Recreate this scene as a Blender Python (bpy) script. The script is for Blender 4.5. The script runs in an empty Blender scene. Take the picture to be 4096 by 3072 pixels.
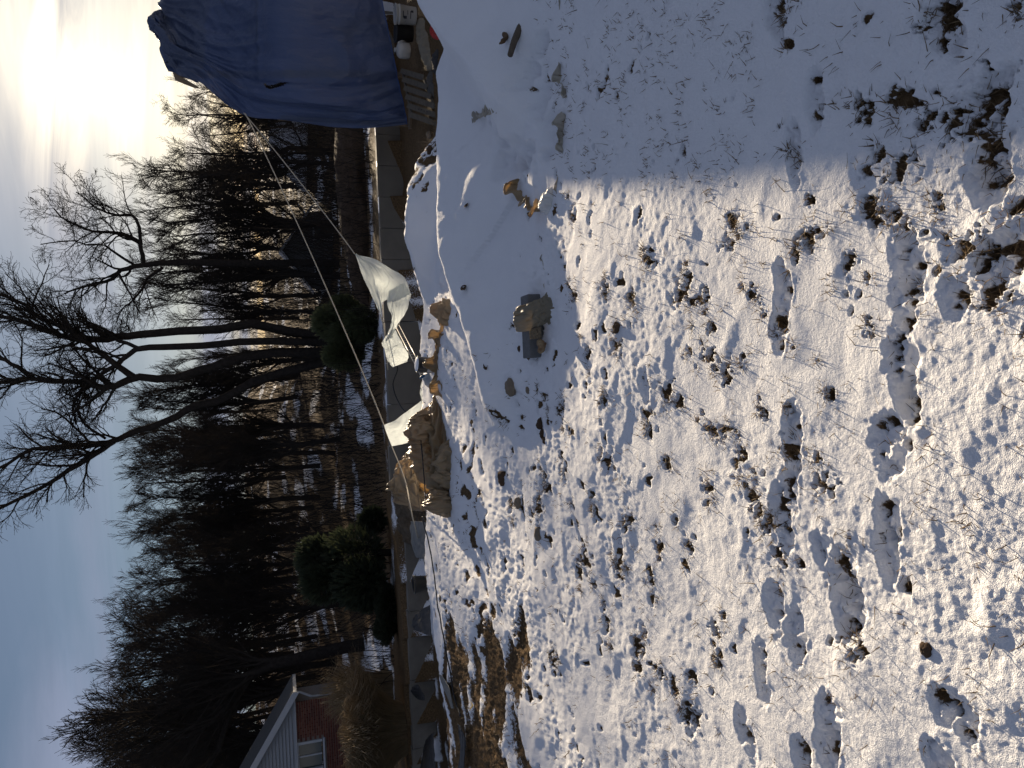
import bpy, math, random
import numpy as np
from mathutils import Vector, Matrix

scene = bpy.context.scene
COL = scene.collection
RAD = math.radians

# ------------------------------------------------------------------ camera (a phone held upright, stored on its side)
FPX, PITCH, ROLL = 2900.0, RAD(18.0), RAD(2.6)
CAM = np.array([0.0, 0.0, 1.6])
_F = np.array([0, math.cos(PITCH), -math.sin(PITCH)])
_U0 = np.array([0, math.sin(PITCH), math.cos(PITCH)])
_R0 = np.array([1.0, 0, 0])
_R = _R0 * math.cos(ROLL) - _U0 * math.sin(ROLL)
_U = _U0 * math.cos(ROLL) + _R0 * math.sin(ROLL)
cam_d = bpy.data.cameras.new('camera')
cam_d.sensor_fit = 'HORIZONTAL'
cam_d.sensor_width = 36.0
cam_d.lens = 36.0 * FPX / 4096.0
cam_d.clip_start = 0.05
cam_d.clip_end = 2000.0
cam = bpy.data.objects.new('camera', cam_d)
COL.objects.link(cam)
M3 = Matrix((tuple(-_U), tuple(_R), tuple(-_F))).transposed()
cam.matrix_world = Matrix.Translation(Vector(CAM)) @ M3.to_4x4()
scene.camera = cam


def ray(x, y):
    return _F + _R * ((1536.0 - y) / FPX) - _U * ((x - 2048.0) / FPX)


def at(x, y, D):
    d = ray(x, y)
    return CAM + d * (D / d[1])


def gz(x, y, z=0.0):
    d = ray(x, y)
    return CAM + d * ((z - CAM[2]) / d[2])


# ------------------------------------------------------------------ light
SUN_EL, SUN_AZ = RAD(10.2), RAD(21.5)          # azimuth measured from +Y towards +X
SUN = Vector((math.sin(SUN_AZ) * math.cos(SUN_EL), math.cos(SUN_AZ) * math.cos(SUN_EL), math.sin(SUN_EL)))
sun_d = bpy.data.lights.new('sun', 'SUN')
sun_d.energy = 5.0
sun_d.angle = RAD(0.6)
sun_d.color = (1.0, 0.81, 0.57)
sun = bpy.data.objects.new('sun', sun_d)
sun.rotation_euler = SUN.to_track_quat('Z', 'Y').to_euler()
sun.location = (8, 20, 12)
COL.objects.link(sun)

world = bpy.data.worlds.new('World')
scene.world = world
world.use_nodes = True
wn, wl = world.node_tree.nodes, world.node_tree.links
wn.clear()


def N(nodes, t, **kw):
    n = nodes.new(t)
    for k, v in kw.items():
        setattr(n, k, v)
    return n


def build_world():
    out = N(wn, 'ShaderNodeOutputWorld')
    bg = N(wn, 'ShaderNodeBackground')
    bg.inputs['Strength'].default_value = SKY_STRENGTH
    sky = N(wn, 'ShaderNodeTexSky', sky_type='NISHITA')
    sky.sun_disc = False
    sky.sun_elevation = SUN_EL
    sky.sun_rotation = SUN_AZ
    sky.altitude = 100
    sky.air_density = 1.0
    sky.dust_density = 0.6
    sky.ozone_density = 3.0
    tc = N(wn, 'ShaderNodeTexCoord')
    sep = N(wn, 'ShaderNodeSeparateXYZ')
    wl.new(tc.outputs['Generated'], sep.inputs[0])

    def math_(op, a, b=None, c=None, clamp=False):
        m = N(wn, 'ShaderNodeMath', operation=op)
        m.use_clamp = clamp
        for i, v in enumerate((a, b, c)):
            if v is None:
                continue
            if isinstance(v, (int, float)):
                m.inputs[i].default_value = v
            else:
                wl.new(v, m.inputs[i])
        return m.outputs[0]
    # cloud deck: directions projected on a plane overhead, so that clouds flatten and close up towards the horizon
    zz = math_('ADD', math_('MAXIMUM', sep.outputs['Z'], 0.0), 0.10)
    px = math_('DIVIDE', sep.outputs['X'], zz)
    py = math_('DIVIDE', sep.outputs['Y'], zz)
    comb = N(wn, 'ShaderNodeCombineXYZ')
    wl.new(px, comb.inputs[0])
    wl.new(py, comb.inputs[1])
    mp = N(wn, 'ShaderNodeMapping')
    mp.inputs['Rotation'].default_value = (0, 0, RAD(-24))
    mp.inputs['Scale'].default_value = (0.42, 1.25, 1.0)
    mp.inputs['Location'].default_value = (3.1, 1.7, 0)
    wl.new(comb.outputs[0], mp.inputs['Vector'])
    n1 = N(wn, 'ShaderNodeTexNoise')
    n1.inputs['Scale'].default_value = 0.55
    n1.inputs['Detail'].default_value = 7
    n1.inputs['Roughness'].default_value = 0.55
    n1.inputs['Distortion'].default_value = 0.5
    wl.new(mp.outputs[0], n1.inputs['Vector'])
    mr = N(wn, 'ShaderNodeMapRange')
    mr.inputs['From Min'].default_value = 0.42
    mr.inputs['From Max'].default_value = 0.60
    wl.new(n1.outputs['Fac'], mr.inputs['Value'])
    cloud = mr.outputs[0]
    n2 = N(wn, 'ShaderNodeTexNoise')
    n2.inputs['Scale'].default_value = 1.5
    n2.inputs['Detail'].default_value = 6
    n2.inputs['Roughness'].default_value = 0.62
    n2.inputs['Distortion'].default_value = 0.8
    mp2 = N(wn, 'ShaderNodeMapping')
    mp2.inputs['Rotation'].default_value = (0, 0, RAD(-12))
    mp2.inputs['Scale'].default_value = (0.30, 1.4, 1.0)
    wl.new(comb.outputs[0], mp2.inputs['Vector'])
    wl.new(mp2.outputs[0], n2.inputs['Vector'])
    st = N(wn, 'ShaderNodeMapRange')
    st.inputs['From Min'].default_value = 0.32
    st.inputs['From Max'].default_value = 0.68
    wl.new(n2.outputs['Fac'], st.inputs['Value'])
    # angle to the sun: thin cloud scatters forward, so it is brightest round the sun
    vm = N(wn, 'ShaderNodeVectorMath', operation='DOT_PRODUCT')
    nrm = N(wn, 'ShaderNodeVectorMath', operation='NORMALIZE')
    wl.new(tc.outputs['Generated'], nrm.inputs[0])
    wl.new(nrm.outputs[0], vm.inputs[0])
    vm.inputs[1].default_value = tuple(SUN)
    dot = math_('MAXIMUM', vm.outputs['Value'], 0.0)
    g_wide = math_('POWER', dot, 24.0)
    g_mid = math_('POWER', dot, 150.0)
    g_core = math_('POWER', dot, 420.0)
    g_disc = math_('POWER', dot, 9000.0)

    def rgb(c):
        r = N(wn, 'ShaderNodeRGB')
        r.outputs[0].default_value = (*c, 1)
        return r.outputs[0]

    def scale(col, fac):
        m = N(wn, 'ShaderNodeVectorMath', operation='SCALE')
        wl.new(col, m.inputs[0])
        if isinstance(fac, (int, float)):
            m.inputs['Scale'].default_value = fac
        else:
            wl.new(fac, m.inputs['Scale'])
        return m.outputs[0]

    def add(a, b):
        m = N(wn, 'ShaderNodeVectorMath', operation='ADD')
        wl.new(a, m.inputs[0])
        wl.new(b, m.inputs[1])
        return m.outputs[0]
    # cloud colour = dull blue-grey body + forward-scattered sunlight
    tex = math_('MULTIPLY', math_('MULTIPLY_ADD', cloud, 0.9, 0.45), math_('MULTIPLY_ADD', st.outputs[0], 1.5, 0.25))
    body = scale(rgb((0.95, 1.06, 1.46)), math_('MULTIPLY', math_('MULTIPLY_ADD', st.outputs[0], 0.30, 0.85), CL_BODY))
    wide = scale(rgb((1.0, 0.88, 0.64)), math_('MULTIPLY', g_wide, CL_WIDE))
    midg = scale(rgb((1.0, 0.77, 0.38)), math_('MULTIPLY', g_mid, CL_MID))
    core = scale(rgb((1.0, 0.90, 0.66)), math_('MULTIPLY', g_core, CL_CORE))
    lit = scale(add(wide, midg), tex)
    cl = add(body, add(lit, core))
    disc = scale(rgb((1.0, 0.92, 0.76)), math_('MULTIPLY', g_disc, CL_DISC))
    veil = N(wn, 'ShaderNodeMix', data_type='RGBA')
    fac = math_('MULTIPLY_ADD', cloud, 0.65, 0.28, clamp=True)
    wl.new(fac, veil.inputs['Factor'])
    wl.new(scale(sky.outputs[0], NISHITA_GAIN), veil.inputs['A'])
    wl.new(cl, veil.inputs['B'])
    final = add(veil.outputs['Result'], disc)
    wl.new(final, bg.inputs['Color'])
    wl.new(bg.outputs[0], out.inputs['Surface'])


SKY_STRENGTH = 0.05
NISHITA_GAIN = 0.68
CL_BODY, CL_WIDE, CL_MID, CL_CORE, CL_DISC = 3.3, 2.6, 9.0, 9.0, 120.0
build_world()

scene.view_settings.view_transform = 'Standard'
scene.view_settings.look = 'None'
scene.view_settings.exposure = 0.9
scene.view_settings.gamma = 1.0
scene.view_settings.use_curve_mapping = False
scene.render.engine = 'CYCLES'
scene.cycles.max_bounces = 4
scene.cycles.glossy_bounces = 2
scene.cycles.caustics_reflective = False
scene.cycles.caustics_refractive = False
scene.cycles.diffuse_bounces = 2
scene.cycles.transparent_max_bounces = 8
scene.cycles.sample_clamp_indirect = 6.0
scene.cycles.use_denoising = True
scene.cycles.use_adaptive_sampling = True
scene.cycles.adaptive_threshold = 0.02


# ------------------------------------------------------------------ noise
def _hash(ix, iy, seed):
    h = (ix.astype(np.int64) * 374761393 + iy.astype(np.int64) * 668265263 + seed * 1274126177) & 0xFFFFFFFF
    h = ((h ^ (h >> 13)) * 1274126177) & 0xFFFFFFFF
    h = ((h ^ (h >> 16)) * 2246822519) & 0xFFFFFFFF
    return ((h ^ (h >> 15)) & 0xFFFFFF).astype(np.float32) / 16777215.0


_prng = np.random.default_rng(1234)
_PERM = np.concatenate([_prng.permutation(512)] * 2).astype(np.int32)
_ang = _prng.random(512) * 2 * math.pi
_GX, _GY = np.cos(_ang).astype(np.float32), np.sin(_ang).astype(np.float32)


def vnoise(x, y, seed=0):
    """gradient noise about -1..1"""
    x, y = np.broadcast_arrays(np.asarray(x, dtype=np.float64), np.asarray(y, dtype=np.float64))
    ca, sa = math.cos(.6 + seed * .83), math.sin(.6 + seed * .83)
    x, y = x * ca - y * sa + seed * 37.17, x * sa + y * ca + seed * 11.73
    fx0, fy0 = np.floor(x), np.floor(y)
    ix, iy = fx0.astype(np.int32) & 511, fy0.astype(np.int32) & 511
    fx, fy = (x - fx0).astype(np.float32), (y - fy0).astype(np.float32)
    ux, uy = fx * fx * fx * (fx * (fx * 6 - 15) + 10), fy * fy * fy * (fy * (fy * 6 - 15) + 10)
    p0, p1 = _PERM[ix], _PERM[(ix + 1) & 511]
    iy1 = (iy + 1) & 511

    def g(p, jy, dx, dy):
        h = _PERM[p + jy]
        return _GX[h] * (fx - dx) + _GY[h] * (fy - dy)
    n0 = g(p0, iy, 0, 0)
    n0 = n0 + ux * (g(p1, iy, 1, 0) - n0)
    n1 = g(p0, iy1, 0, 1)
    n1 = n1 + ux * (g(p1, iy1, 1, 1) - n1)
    return 1.5 * (n0 + uy * (n1 - n0))


def fbm(x, y, seed=0, oct=4, gain=0.5, lac=2.03):
    s, a = 0.0, 1.0
    for i in range(oct):
        s = s + a * vnoise(np.asarray(x) * lac ** i, np.asarray(y) * lac ** i, seed + 17 * i)
        a *= gain
    return s


def sstep(a, b, x):
    t = np.clip((x - a) / (b - a), 0, 1)
    return t * t * (3 - 2 * t)


# ------------------------------------------------------------------ materials
MATS = {}


def mat(name, col, rough=0.7, col2=None, nscale=6.0, detail=5.0, bump=0.0, bscale=40.0, bdist=0.01, spec=0.3,
        trans=0.0, tcol=None, clear=0.0, metallic=0.0, stretch=None, contrast=0.25):
    if name in MATS:
        return MATS[name]
    m = bpy.data.materials.new(name)
    m.use_nodes = True
    nt = m.node_tree
    b = nt.nodes['Principled BSDF']
    b.inputs['Roughness'].default_value = rough
    b.inputs['Specular IOR Level'].default_value = spec
    b.inputs['Metallic'].default_value = metallic
    b.inputs['Base Color'].default_value = (*col, 1)
    tc = N(nt.nodes, 'ShaderNodeTexCoord')
    vec = tc.outputs['Object']
    if stretch:
        mp = N(nt.nodes, 'ShaderNodeMapping')
        mp.inputs['Scale'].default_value = stretch
        nt.links.new(vec, mp.inputs['Vector'])
        vec = mp.outputs[0]
    if col2 is not None:
        n = N(nt.nodes, 'ShaderNodeTexNoise')
        n.inputs['Scale'].default_value = nscale
        n.inputs['Detail'].default_value = detail
        n.inputs['Roughness'].default_value = 0.6
        nt.links.new(vec, n.inputs['Vector'])
        mr = N(nt.nodes, 'ShaderNodeMapRange')
        mr.inputs['From Min'].default_value = 0.5 - contrast
        mr.inputs['From Max'].default_value = 0.5 + contrast
        nt.links.new(n.outputs['Fac'], mr.inputs['Value'])
        mx = N(nt.nodes, 'ShaderNodeMix', data_type='RGBA')
        mx.inputs['A'].default_value = (*col, 1)
        mx.inputs['B'].default_value = (*col2, 1)
        nt.links.new(mr.outputs[0], mx.inputs['Factor'])
        nt.links.new(mx.outputs['Result'], b.inputs['Base Color'])
    if bump:
        n = N(nt.nodes, 'ShaderNodeTexNoise')
        n.inputs['Scale'].default_value = bscale
        n.inputs['Detail'].default_value = 6
        n.inputs['Roughness'].default_value = 0.62
        nt.links.new(vec, n.inputs['Vector'])
        bp = N(nt.nodes, 'ShaderNodeBump')
        bp.inputs['Strength'].default_value = bump
        bp.inputs['Distance'].default_value = bdist
        nt.links.new(n.outputs['Fac'], bp.inputs['Height'])
        nt.links.new(bp.outputs[0], b.inputs['Normal'])
    if trans:
        t = N(nt.nodes, 'ShaderNodeBsdfTranslucent')
        t.inputs['Color'].default_value = (*(tcol or col), 1)
        ms = N(nt.nodes, 'ShaderNodeMixShader')
        ms.inputs[0].default_value = trans
        o = nt.nodes['Material Output']
        nt.links.new(b.outputs[0], ms.inputs[1])
        nt.links.new(t.outputs[0], ms.inputs[2])
        nt.links.new(ms.outputs[0], o.inputs['Surface'])
        if clear:
            tr = N(nt.nodes, 'ShaderNodeBsdfTransparent')
            m2 = N(nt.nodes, 'ShaderNodeMixShader')
            m2.inputs[0].default_value = clear
            nt.links.new(ms.outputs[0], m2.inputs[1])
            nt.links.new(tr.outputs[0], m2.inputs[2])
            nt.links.new(m2.outputs[0], o.inputs['Surface'])
    MATS[name] = m
    return m


# ------------------------------------------------------------------ mesh helpers
def tag(o, label=None, cat=None, group=None, kind=None):
    if label:
        o['label'] = label
    if cat:
        o['category'] = cat
    if group:
        o['group'] = group
    if kind:
        o['kind'] = kind
    return o


def empty(name, loc, rz=0.0):
    o = bpy.data.objects.new(name, None)
    o.empty_display_size = 0.2
    o.location = tuple(loc)
    o.rotation_euler = (0, 0, rz)
    COL.objects.link(o)
    return o


def link(name, me, m, parent=None, smooth=True):
    o = bpy.data.objects.new(name, me)
    if m is not None and len(me.materials) == 0:
        me.materials.append(m)
    COL.objects.link(o)
    if parent is not None:
        o.parent = parent
        o.matrix_parent_inverse = Matrix.Translation(-Vector(parent.location)) if parent.rotation_euler.z == 0 else \
            (Matrix.Translation(Vector(parent.location)) @ parent.rotation_euler.to_matrix().to_4x4()).inverted()
    return o


def mesh_np(name, V, Fq, smooth=True):
    """fast mesh from numpy arrays; Fq (n,3) or (n,4)"""
    me = bpy.data.meshes.new(name)
    V = np.asarray(V, dtype=np.float32)
    Fq = np.asarray(Fq, dtype=np.int32)
    k = Fq.shape[1]
    me.vertices.add(len(V))
    me.vertices.foreach_set('co', V.ravel())
    me.loops.add(Fq.size)
    me.loops.foreach_set('vertex_index', Fq.ravel())
    me.polygons.add(len(Fq))
    me.polygons.foreach_set('loop_start', np.arange(0, Fq.size, k, dtype=np.int32))
    me.polygons.foreach_set('loop_total', np.full(len(Fq), k, dtype=np.int32))
    if smooth:
        me.polygons.foreach_set('use_smooth', np.ones(len(Fq), dtype=bool))
    me.update(calc_edges=True)
    return me


class MB:
    """collects geometry in world coordinates for one mesh"""

    def __init__(self):
        self.V, self.F, self.n = [], [], 0

    def add(self, V, F):
        V = np.asarray(V, dtype=np.float64)
        self.V.append(V)
        for f in F:
            self.F.append(tuple(int(i) + self.n for i in f))
        self.n += len(V)

    def box(self, c, size, R=None, taper=1.0):
        sx, sy, sz = [s / 2 for s in size]
        V = np.array([[x * sx, y * sy, z * sz] for z in (-1, 1) for y in (-1, 1) for x in (-1, 1)], float)
        V[4:, :2] *= taper
        if R is not None:
            V = V @ np.asarray(R).T
        V = V + np.asarray(c)
        self.add(V, [(0, 2, 3, 1), (4, 5, 7, 6), (0, 1, 5, 4), (2, 6, 7, 3), (0, 4, 6, 2), (1, 3, 7, 5)])
        return self

    def bar(self, a, b, w, h, up=(0, 0, 1)):
        a, b = np.asarray(a, float), np.asarray(b, float)
        d = b - a
        L = np.linalg.norm(d)
        d = d / L
        up = np.asarray(up, float)
        s = np.cross(d, up)
        s /= np.linalg.norm(s)
        t = np.cross(s, d)
        return self.box((a + b) / 2, (L, w, h), np.stack([d, s, t], axis=1))

    def tube(self, P, rad, k=6, cap=True):
        P = np.asarray(P, float)
        n = len(P)
        rad = np.broadcast_to(np.asarray(rad, float), (n,))
        T = np.gradient(P, axis=0)
        T /= np.linalg.norm(T, axis=1)[:, None] + 1e-9
        ref = np.array([0.31, 0.17, 0.93]) if abs(T[0][2]) < 0.9 else np.array([1.0, 0.1, 0.0])
        A = np.cross(T, ref)
        A /= np.linalg.norm(A, axis=1)[:, None] + 1e-9
        B = np.cross(T, A)
        ang = np.arange(k) * 2 * math.pi / k
        V = P[:, None, :] + rad[:, None, None] * (np.cos(ang)[None, :, None] * A[:, None, :] + np.sin(ang)[None, :, None] * B[:, None, :])
        F = []
        for i in range(n - 1):
            for j in range(k):
                j2 = (j + 1) % k
                F.append((i * k + j, i * k + j2, (i + 1) * k + j2, (i + 1) * k + j))
        if cap:
            F.append(tuple(range(k - 1, -1, -1)))
            F.append(tuple((n - 1) * k + j for j in range(k)))
        self.add(V.reshape(-1, 3), F)
        return self

    def lathe(self, c, prof, k=24, axis=(0, 0, 1)):
        """prof: list of (r, h) along the axis from c"""
        ax = Vector(axis).normalized()
        q = Vector((0, 0, 1)).rotation_difference(ax).to_matrix()
        R = np.array(q)
        V, F = [], []
        for r, h in prof:
            for j in range(k):
                a = 2 * math.pi * j / k
                V.append((r * math.cos(a), r * math.sin(a), h))
        V = np.array(V) @ R.T + np.asarray(c)
        n = len(prof)
        for i in range(n - 1):
            for j in range(k):
                j2 = (j + 1) % k
                F.append((i * k + j, i * k + j2, (i + 1) * k + j2, (i + 1) * k + j))
        F.append(tuple(range(k - 1, -1, -1)))
        F.append(tuple((n - 1) * k + j for j in range(k)))
        self.add(V, F)
        return self

    def build(self, name, m, parent=None, smooth=False):
        V = np.concatenate(self.V)
        me = bpy.data.meshes.new(name)
        me.from_pydata(V.tolist(), [], self.F)
        if smooth:
            me.polygons.foreach_set('use_smooth', np.ones(len(me.polygons), dtype=bool))
        me.update()
        return link(name, me, m, parent)


def bevel(o, w=0.01, seg=2):
    md = o.modifiers.new('bevel', 'BEVEL')
    md.width = w
    md.segments = seg
    md.limit_method = 'ANGLE'
    return o


def solid(o, t=0.004):
    md = o.modifiers.new('thickness', 'SOLIDIFY')
    md.thickness = t
    md.offset = 0
    return o


def catmull(P, n, axis=0):
    """resample control points along an axis with Catmull-Rom"""
    P = np.moveaxis(np.asarray(P, float), axis, 0)
    m = len(P)
    t = np.linspace(0, m - 1, n)
    i = np.clip(np.floor(t).astype(int), 0, m - 2)
    f = (t - i).reshape((-1,) + (1,) * (P.ndim - 1))
    p0, p1, p2, p3 = P[np.clip(i - 1, 0, m - 1)], P[i], P[i + 1], P[np.clip(i + 2, 0, m - 1)]
    r = 0.5 * ((2 * p1) + (-p0 + p2) * f + (2 * p0 - 5 * p1 + 4 * p2 - p3) * f * f + (-p0 + 3 * p1 - 3 * p2 + p3) * f ** 3)
    return np.moveaxis(r, 0, axis)


def grid_faces(n, m, wrap=False):
    i = np.arange(n - 1)[:, None]
    j = np.arange(m - 1 if not wrap else m)[None, :]
    j2 = (j + 1) % m
    return np.stack([i * m + j, i * m + j2, (i + 1) * m + j2, (i + 1) * m + j], axis=-1).reshape(-1, 4)


def grid_normals(G):
    du = np.gradient(G, axis=0)
    dv = np.gradient(G, axis=1)
    n = np.cross(du, dv)
    return n / (np.linalg.norm(n, axis=2)[..., None] + 1e-9)


def ridged(x, y, seed=0, oct=3):
    s, a = 0.0, 1.0
    for i in range(oct):
        s = s + a * (1 - 2 * np.abs(vnoise(x * 2.0 ** i, y * 2.0 ** i, seed + 31 * i)))
        a *= 0.5
    return s


def crump(x, y, seed=0):
    """creased film: hollow panels meeting in sharp ridges, about -0.5..0.6"""
    x = np.asarray(x, float)
    y = np.asarray(y, float)
    ix, iy = np.floor(x), np.floor(y)
    best = np.full(np.broadcast(x, y).shape, 9.0)
    for dx in (-1, 0, 1):
        for dy in (-1, 0, 1):
            cx, cy = ix + dx, iy + dy
            jx = cx + _hash(cx, cy, seed)
            jy = cy + _hash(cx, cy, seed + 5)
            b = .55 * _hash(cx, cy, seed + 9)
            g = (_hash(cx, cy, seed + 13) - .5) * .8
            best = np.minimum(best, b + (x - jx) ** 2 + (y - jy) ** 2 + g * (x - jx))
    return np.clip(best, -.3, 1.4) - .55


def sheet(name, ctrl, n, m, mt, parent=None, fold=0.03, fs=(6, 2), seed=1, fold2=0.0, fs2=(20, 6), thick=0.003, jag=0.0):
    """cloth from a grid of 3-D control points; folds displace it along its normal"""
    G = catmull(catmull(np.asarray(ctrl, float), n, 0), m, 1)
    nn = grid_normals(G)
    u = np.linspace(0, 1, n)[:, None] * np.ones((1, m))
    v = np.linspace(0, 1, m)[None, :] * np.ones((n, 1))
    wx = 0.25 * vnoise(u * 3, v * 3, seed + 5)
    d = fold * 1.3 * crump(u * fs[0] * 1.2 + wx * 3, v * fs[1] * 1.2 + wx * 3, seed) + fold * .5 * crump(u * fs[0] * 3 + wx * 5, v * fs[1] * 2.6 - wx * 4, seed + 3)
    if fold2:
        d = d + fold2 * 1.3 * crump(u * fs2[0] + 4 * wx, v * fs2[1] + 4 * wx, seed + 9)
    G = G + nn * d[..., None]
    if jag:
        e = jag * vnoise(np.linspace(0, 14, m), np.full(m, 3.3), seed + 3)
        G[-1] += (G[-1] - G[-3]) * 0 + np.outer(e, [0, 0, 1])
    me = mesh_np(name, G.reshape(-1, 3), grid_faces(n, m))
    o = link(name, me, mt, parent)
    if thick:
        solid(o, thick)
    return o, G


def bundle(name, spine, wid, hei, mt, parent=None, n=120, m=60, seed=3, amp=0.35, fs=(7, 5), sink=0.02, full=False, sharp=1.0):
    """crumpled plastic lying along a spine: a swept mound with sharp irregular folds"""
    S = catmull(np.asarray(spine, float), n, 0)
    W = catmull(np.asarray(wid, float)[:, None], n, 0)[:, 0]
    Hh = catmull(np.asarray(hei, float)[:, None], n, 0)[:, 0]
    T = np.gradient(S, axis=0)
    T[:, 2] *= 0.3
    T /= np.linalg.norm(T, axis=1)[:, None]
    side = np.cross(T, [0, 0, 1.0])
    side /= np.linalg.norm(side, axis=1)[:, None]
    up = np.array([0, 0, 1.0])
    a = np.linspace(-0.12, 1.12, m) * math.pi if not full else np.linspace(0, 2 * math.pi, m)
    ss = np.linspace(0, 1, n)[:, None] * np.ones((1, m))
    aa = np.ones((n, 1)) * np.linspace(0, 1, m)[None, :]
    endt = np.clip(np.minimum(ss, 1 - ss) * 9, 0, 1) ** 0.5
    wx = 0.8 * vnoise(ss * fs[0] * 0.6 + 3, aa * fs[1] * 0.6, seed + 2)
    wy = 0.8 * vnoise(ss * fs[0] * 0.6, aa * fs[1] * 0.6 + 7, seed + 4)
    r = crump(ss * fs[0] * .8 + wx, aa * fs[1] * .8 + wy + ss * 2, seed)
    r2 = crump(ss * fs[0] * 2.1 + wx * 2.2 - aa * 3, aa * fs[1] * 1.7 + wy * 2.2, seed + 40)
    r3 = crump(ss * fs[0] * 4.8 + wx * 3, aa * fs[1] * 4.2 + wy * 3, seed + 60)
    big = fbm(ss * fs[0] * 0.5, aa * 1.6, seed + 8, 2)
    k = 1.0 + amp * (0.5 * big + 1.1 * r + 0.75 * sharp * r2 + .38 * sharp * r3)
    k = np.clip(k, 0.25, 2.4) * (0.08 + 0.92 * endt)
    G = S[:, None, :] + (np.cos(a)[None, :] * W[:, None] * k)[..., None] * side[:, None, :] + (np.sin(a)[None, :] * Hh[:, None] * k)[..., None] * up
    G += (0.25 * W[:, None] * amp * vnoise(ss * fs[0] * 1.3, aa * fs[1], seed + 77))[..., None] * T[:, None, :]
    G[..., 2] -= sink
    me = mesh_np(name, G.reshape(-1, 3), grid_faces(n, m))
    o = link(name, me, mt, parent)
    solid(o, 0.003)
    return o


def ribbon(name, spine, hei, amp, freq, mt, parent=None, n=160, m=14, seed=1, curl=.5, sink=.03):
    """a strip of film standing on edge in the snow, meandering and flopping over"""
    S = catmull(np.asarray(spine, float), n, 0)
    t = np.linspace(0, 1, n)
    T = np.gradient(S, axis=0)
    T /= np.linalg.norm(T, axis=1)[:, None]
    side = np.cross(T, [0, 0, 1.0])
    L = np.linalg.norm(np.diff(S, axis=0), axis=1).sum()
    w1 = vnoise(t * L * freq, t * 0 + .3, seed)
    w2 = vnoise(t * L * freq * 1.3, t * 0 + 4.3, seed + 1)
    hh = hei * np.clip(.75 + .8 * vnoise(t * L * freq * .6, t * 0 + 8.3, seed + 2), .15, 1.8) * np.clip(np.minimum(t, 1 - t) * 8, .1, 1)
    v = np.linspace(0, 1, m)
    G = S[:, None, :] + side[:, None, :] * (amp * (w1[:, None] * 1.6 + 2.2 * v[None] * w2[:, None]) + curl * hh[:, None] * np.sin(v * 2.4)[None] ** 2 * np.sign(w2 + .2)[:, None] * np.abs(w2)[:, None] * 1.5)[..., None]
    G[..., 2] += hh[:, None] * np.sin(v * 2.0)[None] - sink
    G += (amp * 1.1) * crump(t[:, None] * L * freq * 1.6 + 2 * v[None], v[None] * 1.7 + 0 * t[:, None], seed + 8)[..., None] * side[:, None, :]
    G += (amp * .25) * vnoise(t[:, None] * L * freq * 4, v[None] * 3, seed + 5)[..., None] * side[:, None, :]
    me = mesh_np(name, G.reshape(-1, 3), grid_faces(n, m))
    o = link(name, me, mt, parent)
    solid(o, .003)
    return o
# ------------------------------------------------------------------ terrain
YW = 14.5                                     # plane of the concrete foundation wall


def ridge(X, Y, pts, wf, wb):
    """smooth ridge along crest points (x, y, z); wf/wb = widths towards / away from the camera"""
    pts = np.asarray(pts, float)
    wfs = np.broadcast_to(np.asarray(wf, float), (len(pts),))
    best = np.full(X.shape, 1e9)
    zz = np.zeros(X.shape)
    sgn = np.zeros(X.shape)
    ww = np.ones(X.shape)
    for i, (a, b) in enumerate(zip(pts[:-1], pts[1:])):
        d = b[:2] - a[:2]
        L2 = d @ d
        t = np.clip(((X - a[0]) * d[0] + (Y - a[1]) * d[1]) / L2, 0, 1)
        qx, qy = a[0] + t * d[0], a[1] + t * d[1]
        dist = np.hypot(X - qx, Y - qy)
        k = dist < best
        best = np.where(k, dist, best)
        zz = np.where(k, a[2] + t * (b[2] - a[2]), zz)
        sgn = np.where(k, np.where(Y < qy, 1, -1), sgn)
        ww = np.where(k, wfs[i] + t * (wfs[i + 1] - wfs[i]), ww)
    w = np.where(sgn > 0, ww, wb)
    t = np.clip(np.sqrt(best * best + .0012) / w - .035 / w, 0, 1)
    p = (1 - t) ** 1.45
    return zz * p


def smax(a, b, k=.05):
    h = np.clip(.5 + .5 * (a - b) / k, 0, 1)
    return b + (a - b) * h + k * h * (1 - h)


def crest(l, dz=-.02):
    return [tuple(at(*q) + np.array([0, 0, dz])) for q in l]


CREST_M = crest([(1850, 60, 6.1), (1790, 170, 6.0), (1756, 285, 5.85), (1750, 480, 5.7), (1740, 700, 5.65), (1735, 910, 5.5), (1742, 995, 5.4), (1805, 1150, 5.25), (1850, 1235, 5.1), (1887, 1413, 5.0), (1945, 1587, 4.95), (2010, 1700, 4.9), (2060, 1790, 4.9)])
WF_M = [1.2, 1.3, 1.5, 1.5, 1.5, 1.4, 1.25, 1.1, .98, .85, .75, .5, .35]
CREST_R = [(5.0, 5.8, .80)] + crest([(1640, -150, 5.2), (1670, 0, 5.0), (1713, 49, 4.85), (1789, 146, 4.65), (1887, 298, 4.4), (1963, 412, 4.3)]) + [(1.6, 4.2, .08)]
WF_R = [1.3, 1.2, 1.1, 1.0, .85, .7, .6, .45]
CREST_B = [(4.3, 8.6, -.9), (3.2, 8.2, -.55)] + crest([(1672, 640, 7.7), (1632, 760, 7.5), (1622, 860, 7.45), (1622, 950, 7.4), (1650, 1080, 7.5), (1690, 1190, 7.7)], -.02) + [(.75, 7.95, -.1)]
EDGE_X = [-14, -9, -5, -3.6, -2.9, -2.2, -0.6, 0.6, 1.2, 2.0, 3.0, 4.2, 7.0, 12]
EDGE_Y = [6.2, 6.4, 6.9, 7.4, 8.0, 8.3, 8.2, 8.0, 7.3, 6.4, 5.6, 5.4, 5.4, 6]
EDGE_W = [5, 5, 5, 4.4, 2.6, 1.6, 1.2, 1.2, 2.0, 2.2, 2.4, 2.6, 2.6, 2.6]


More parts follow.
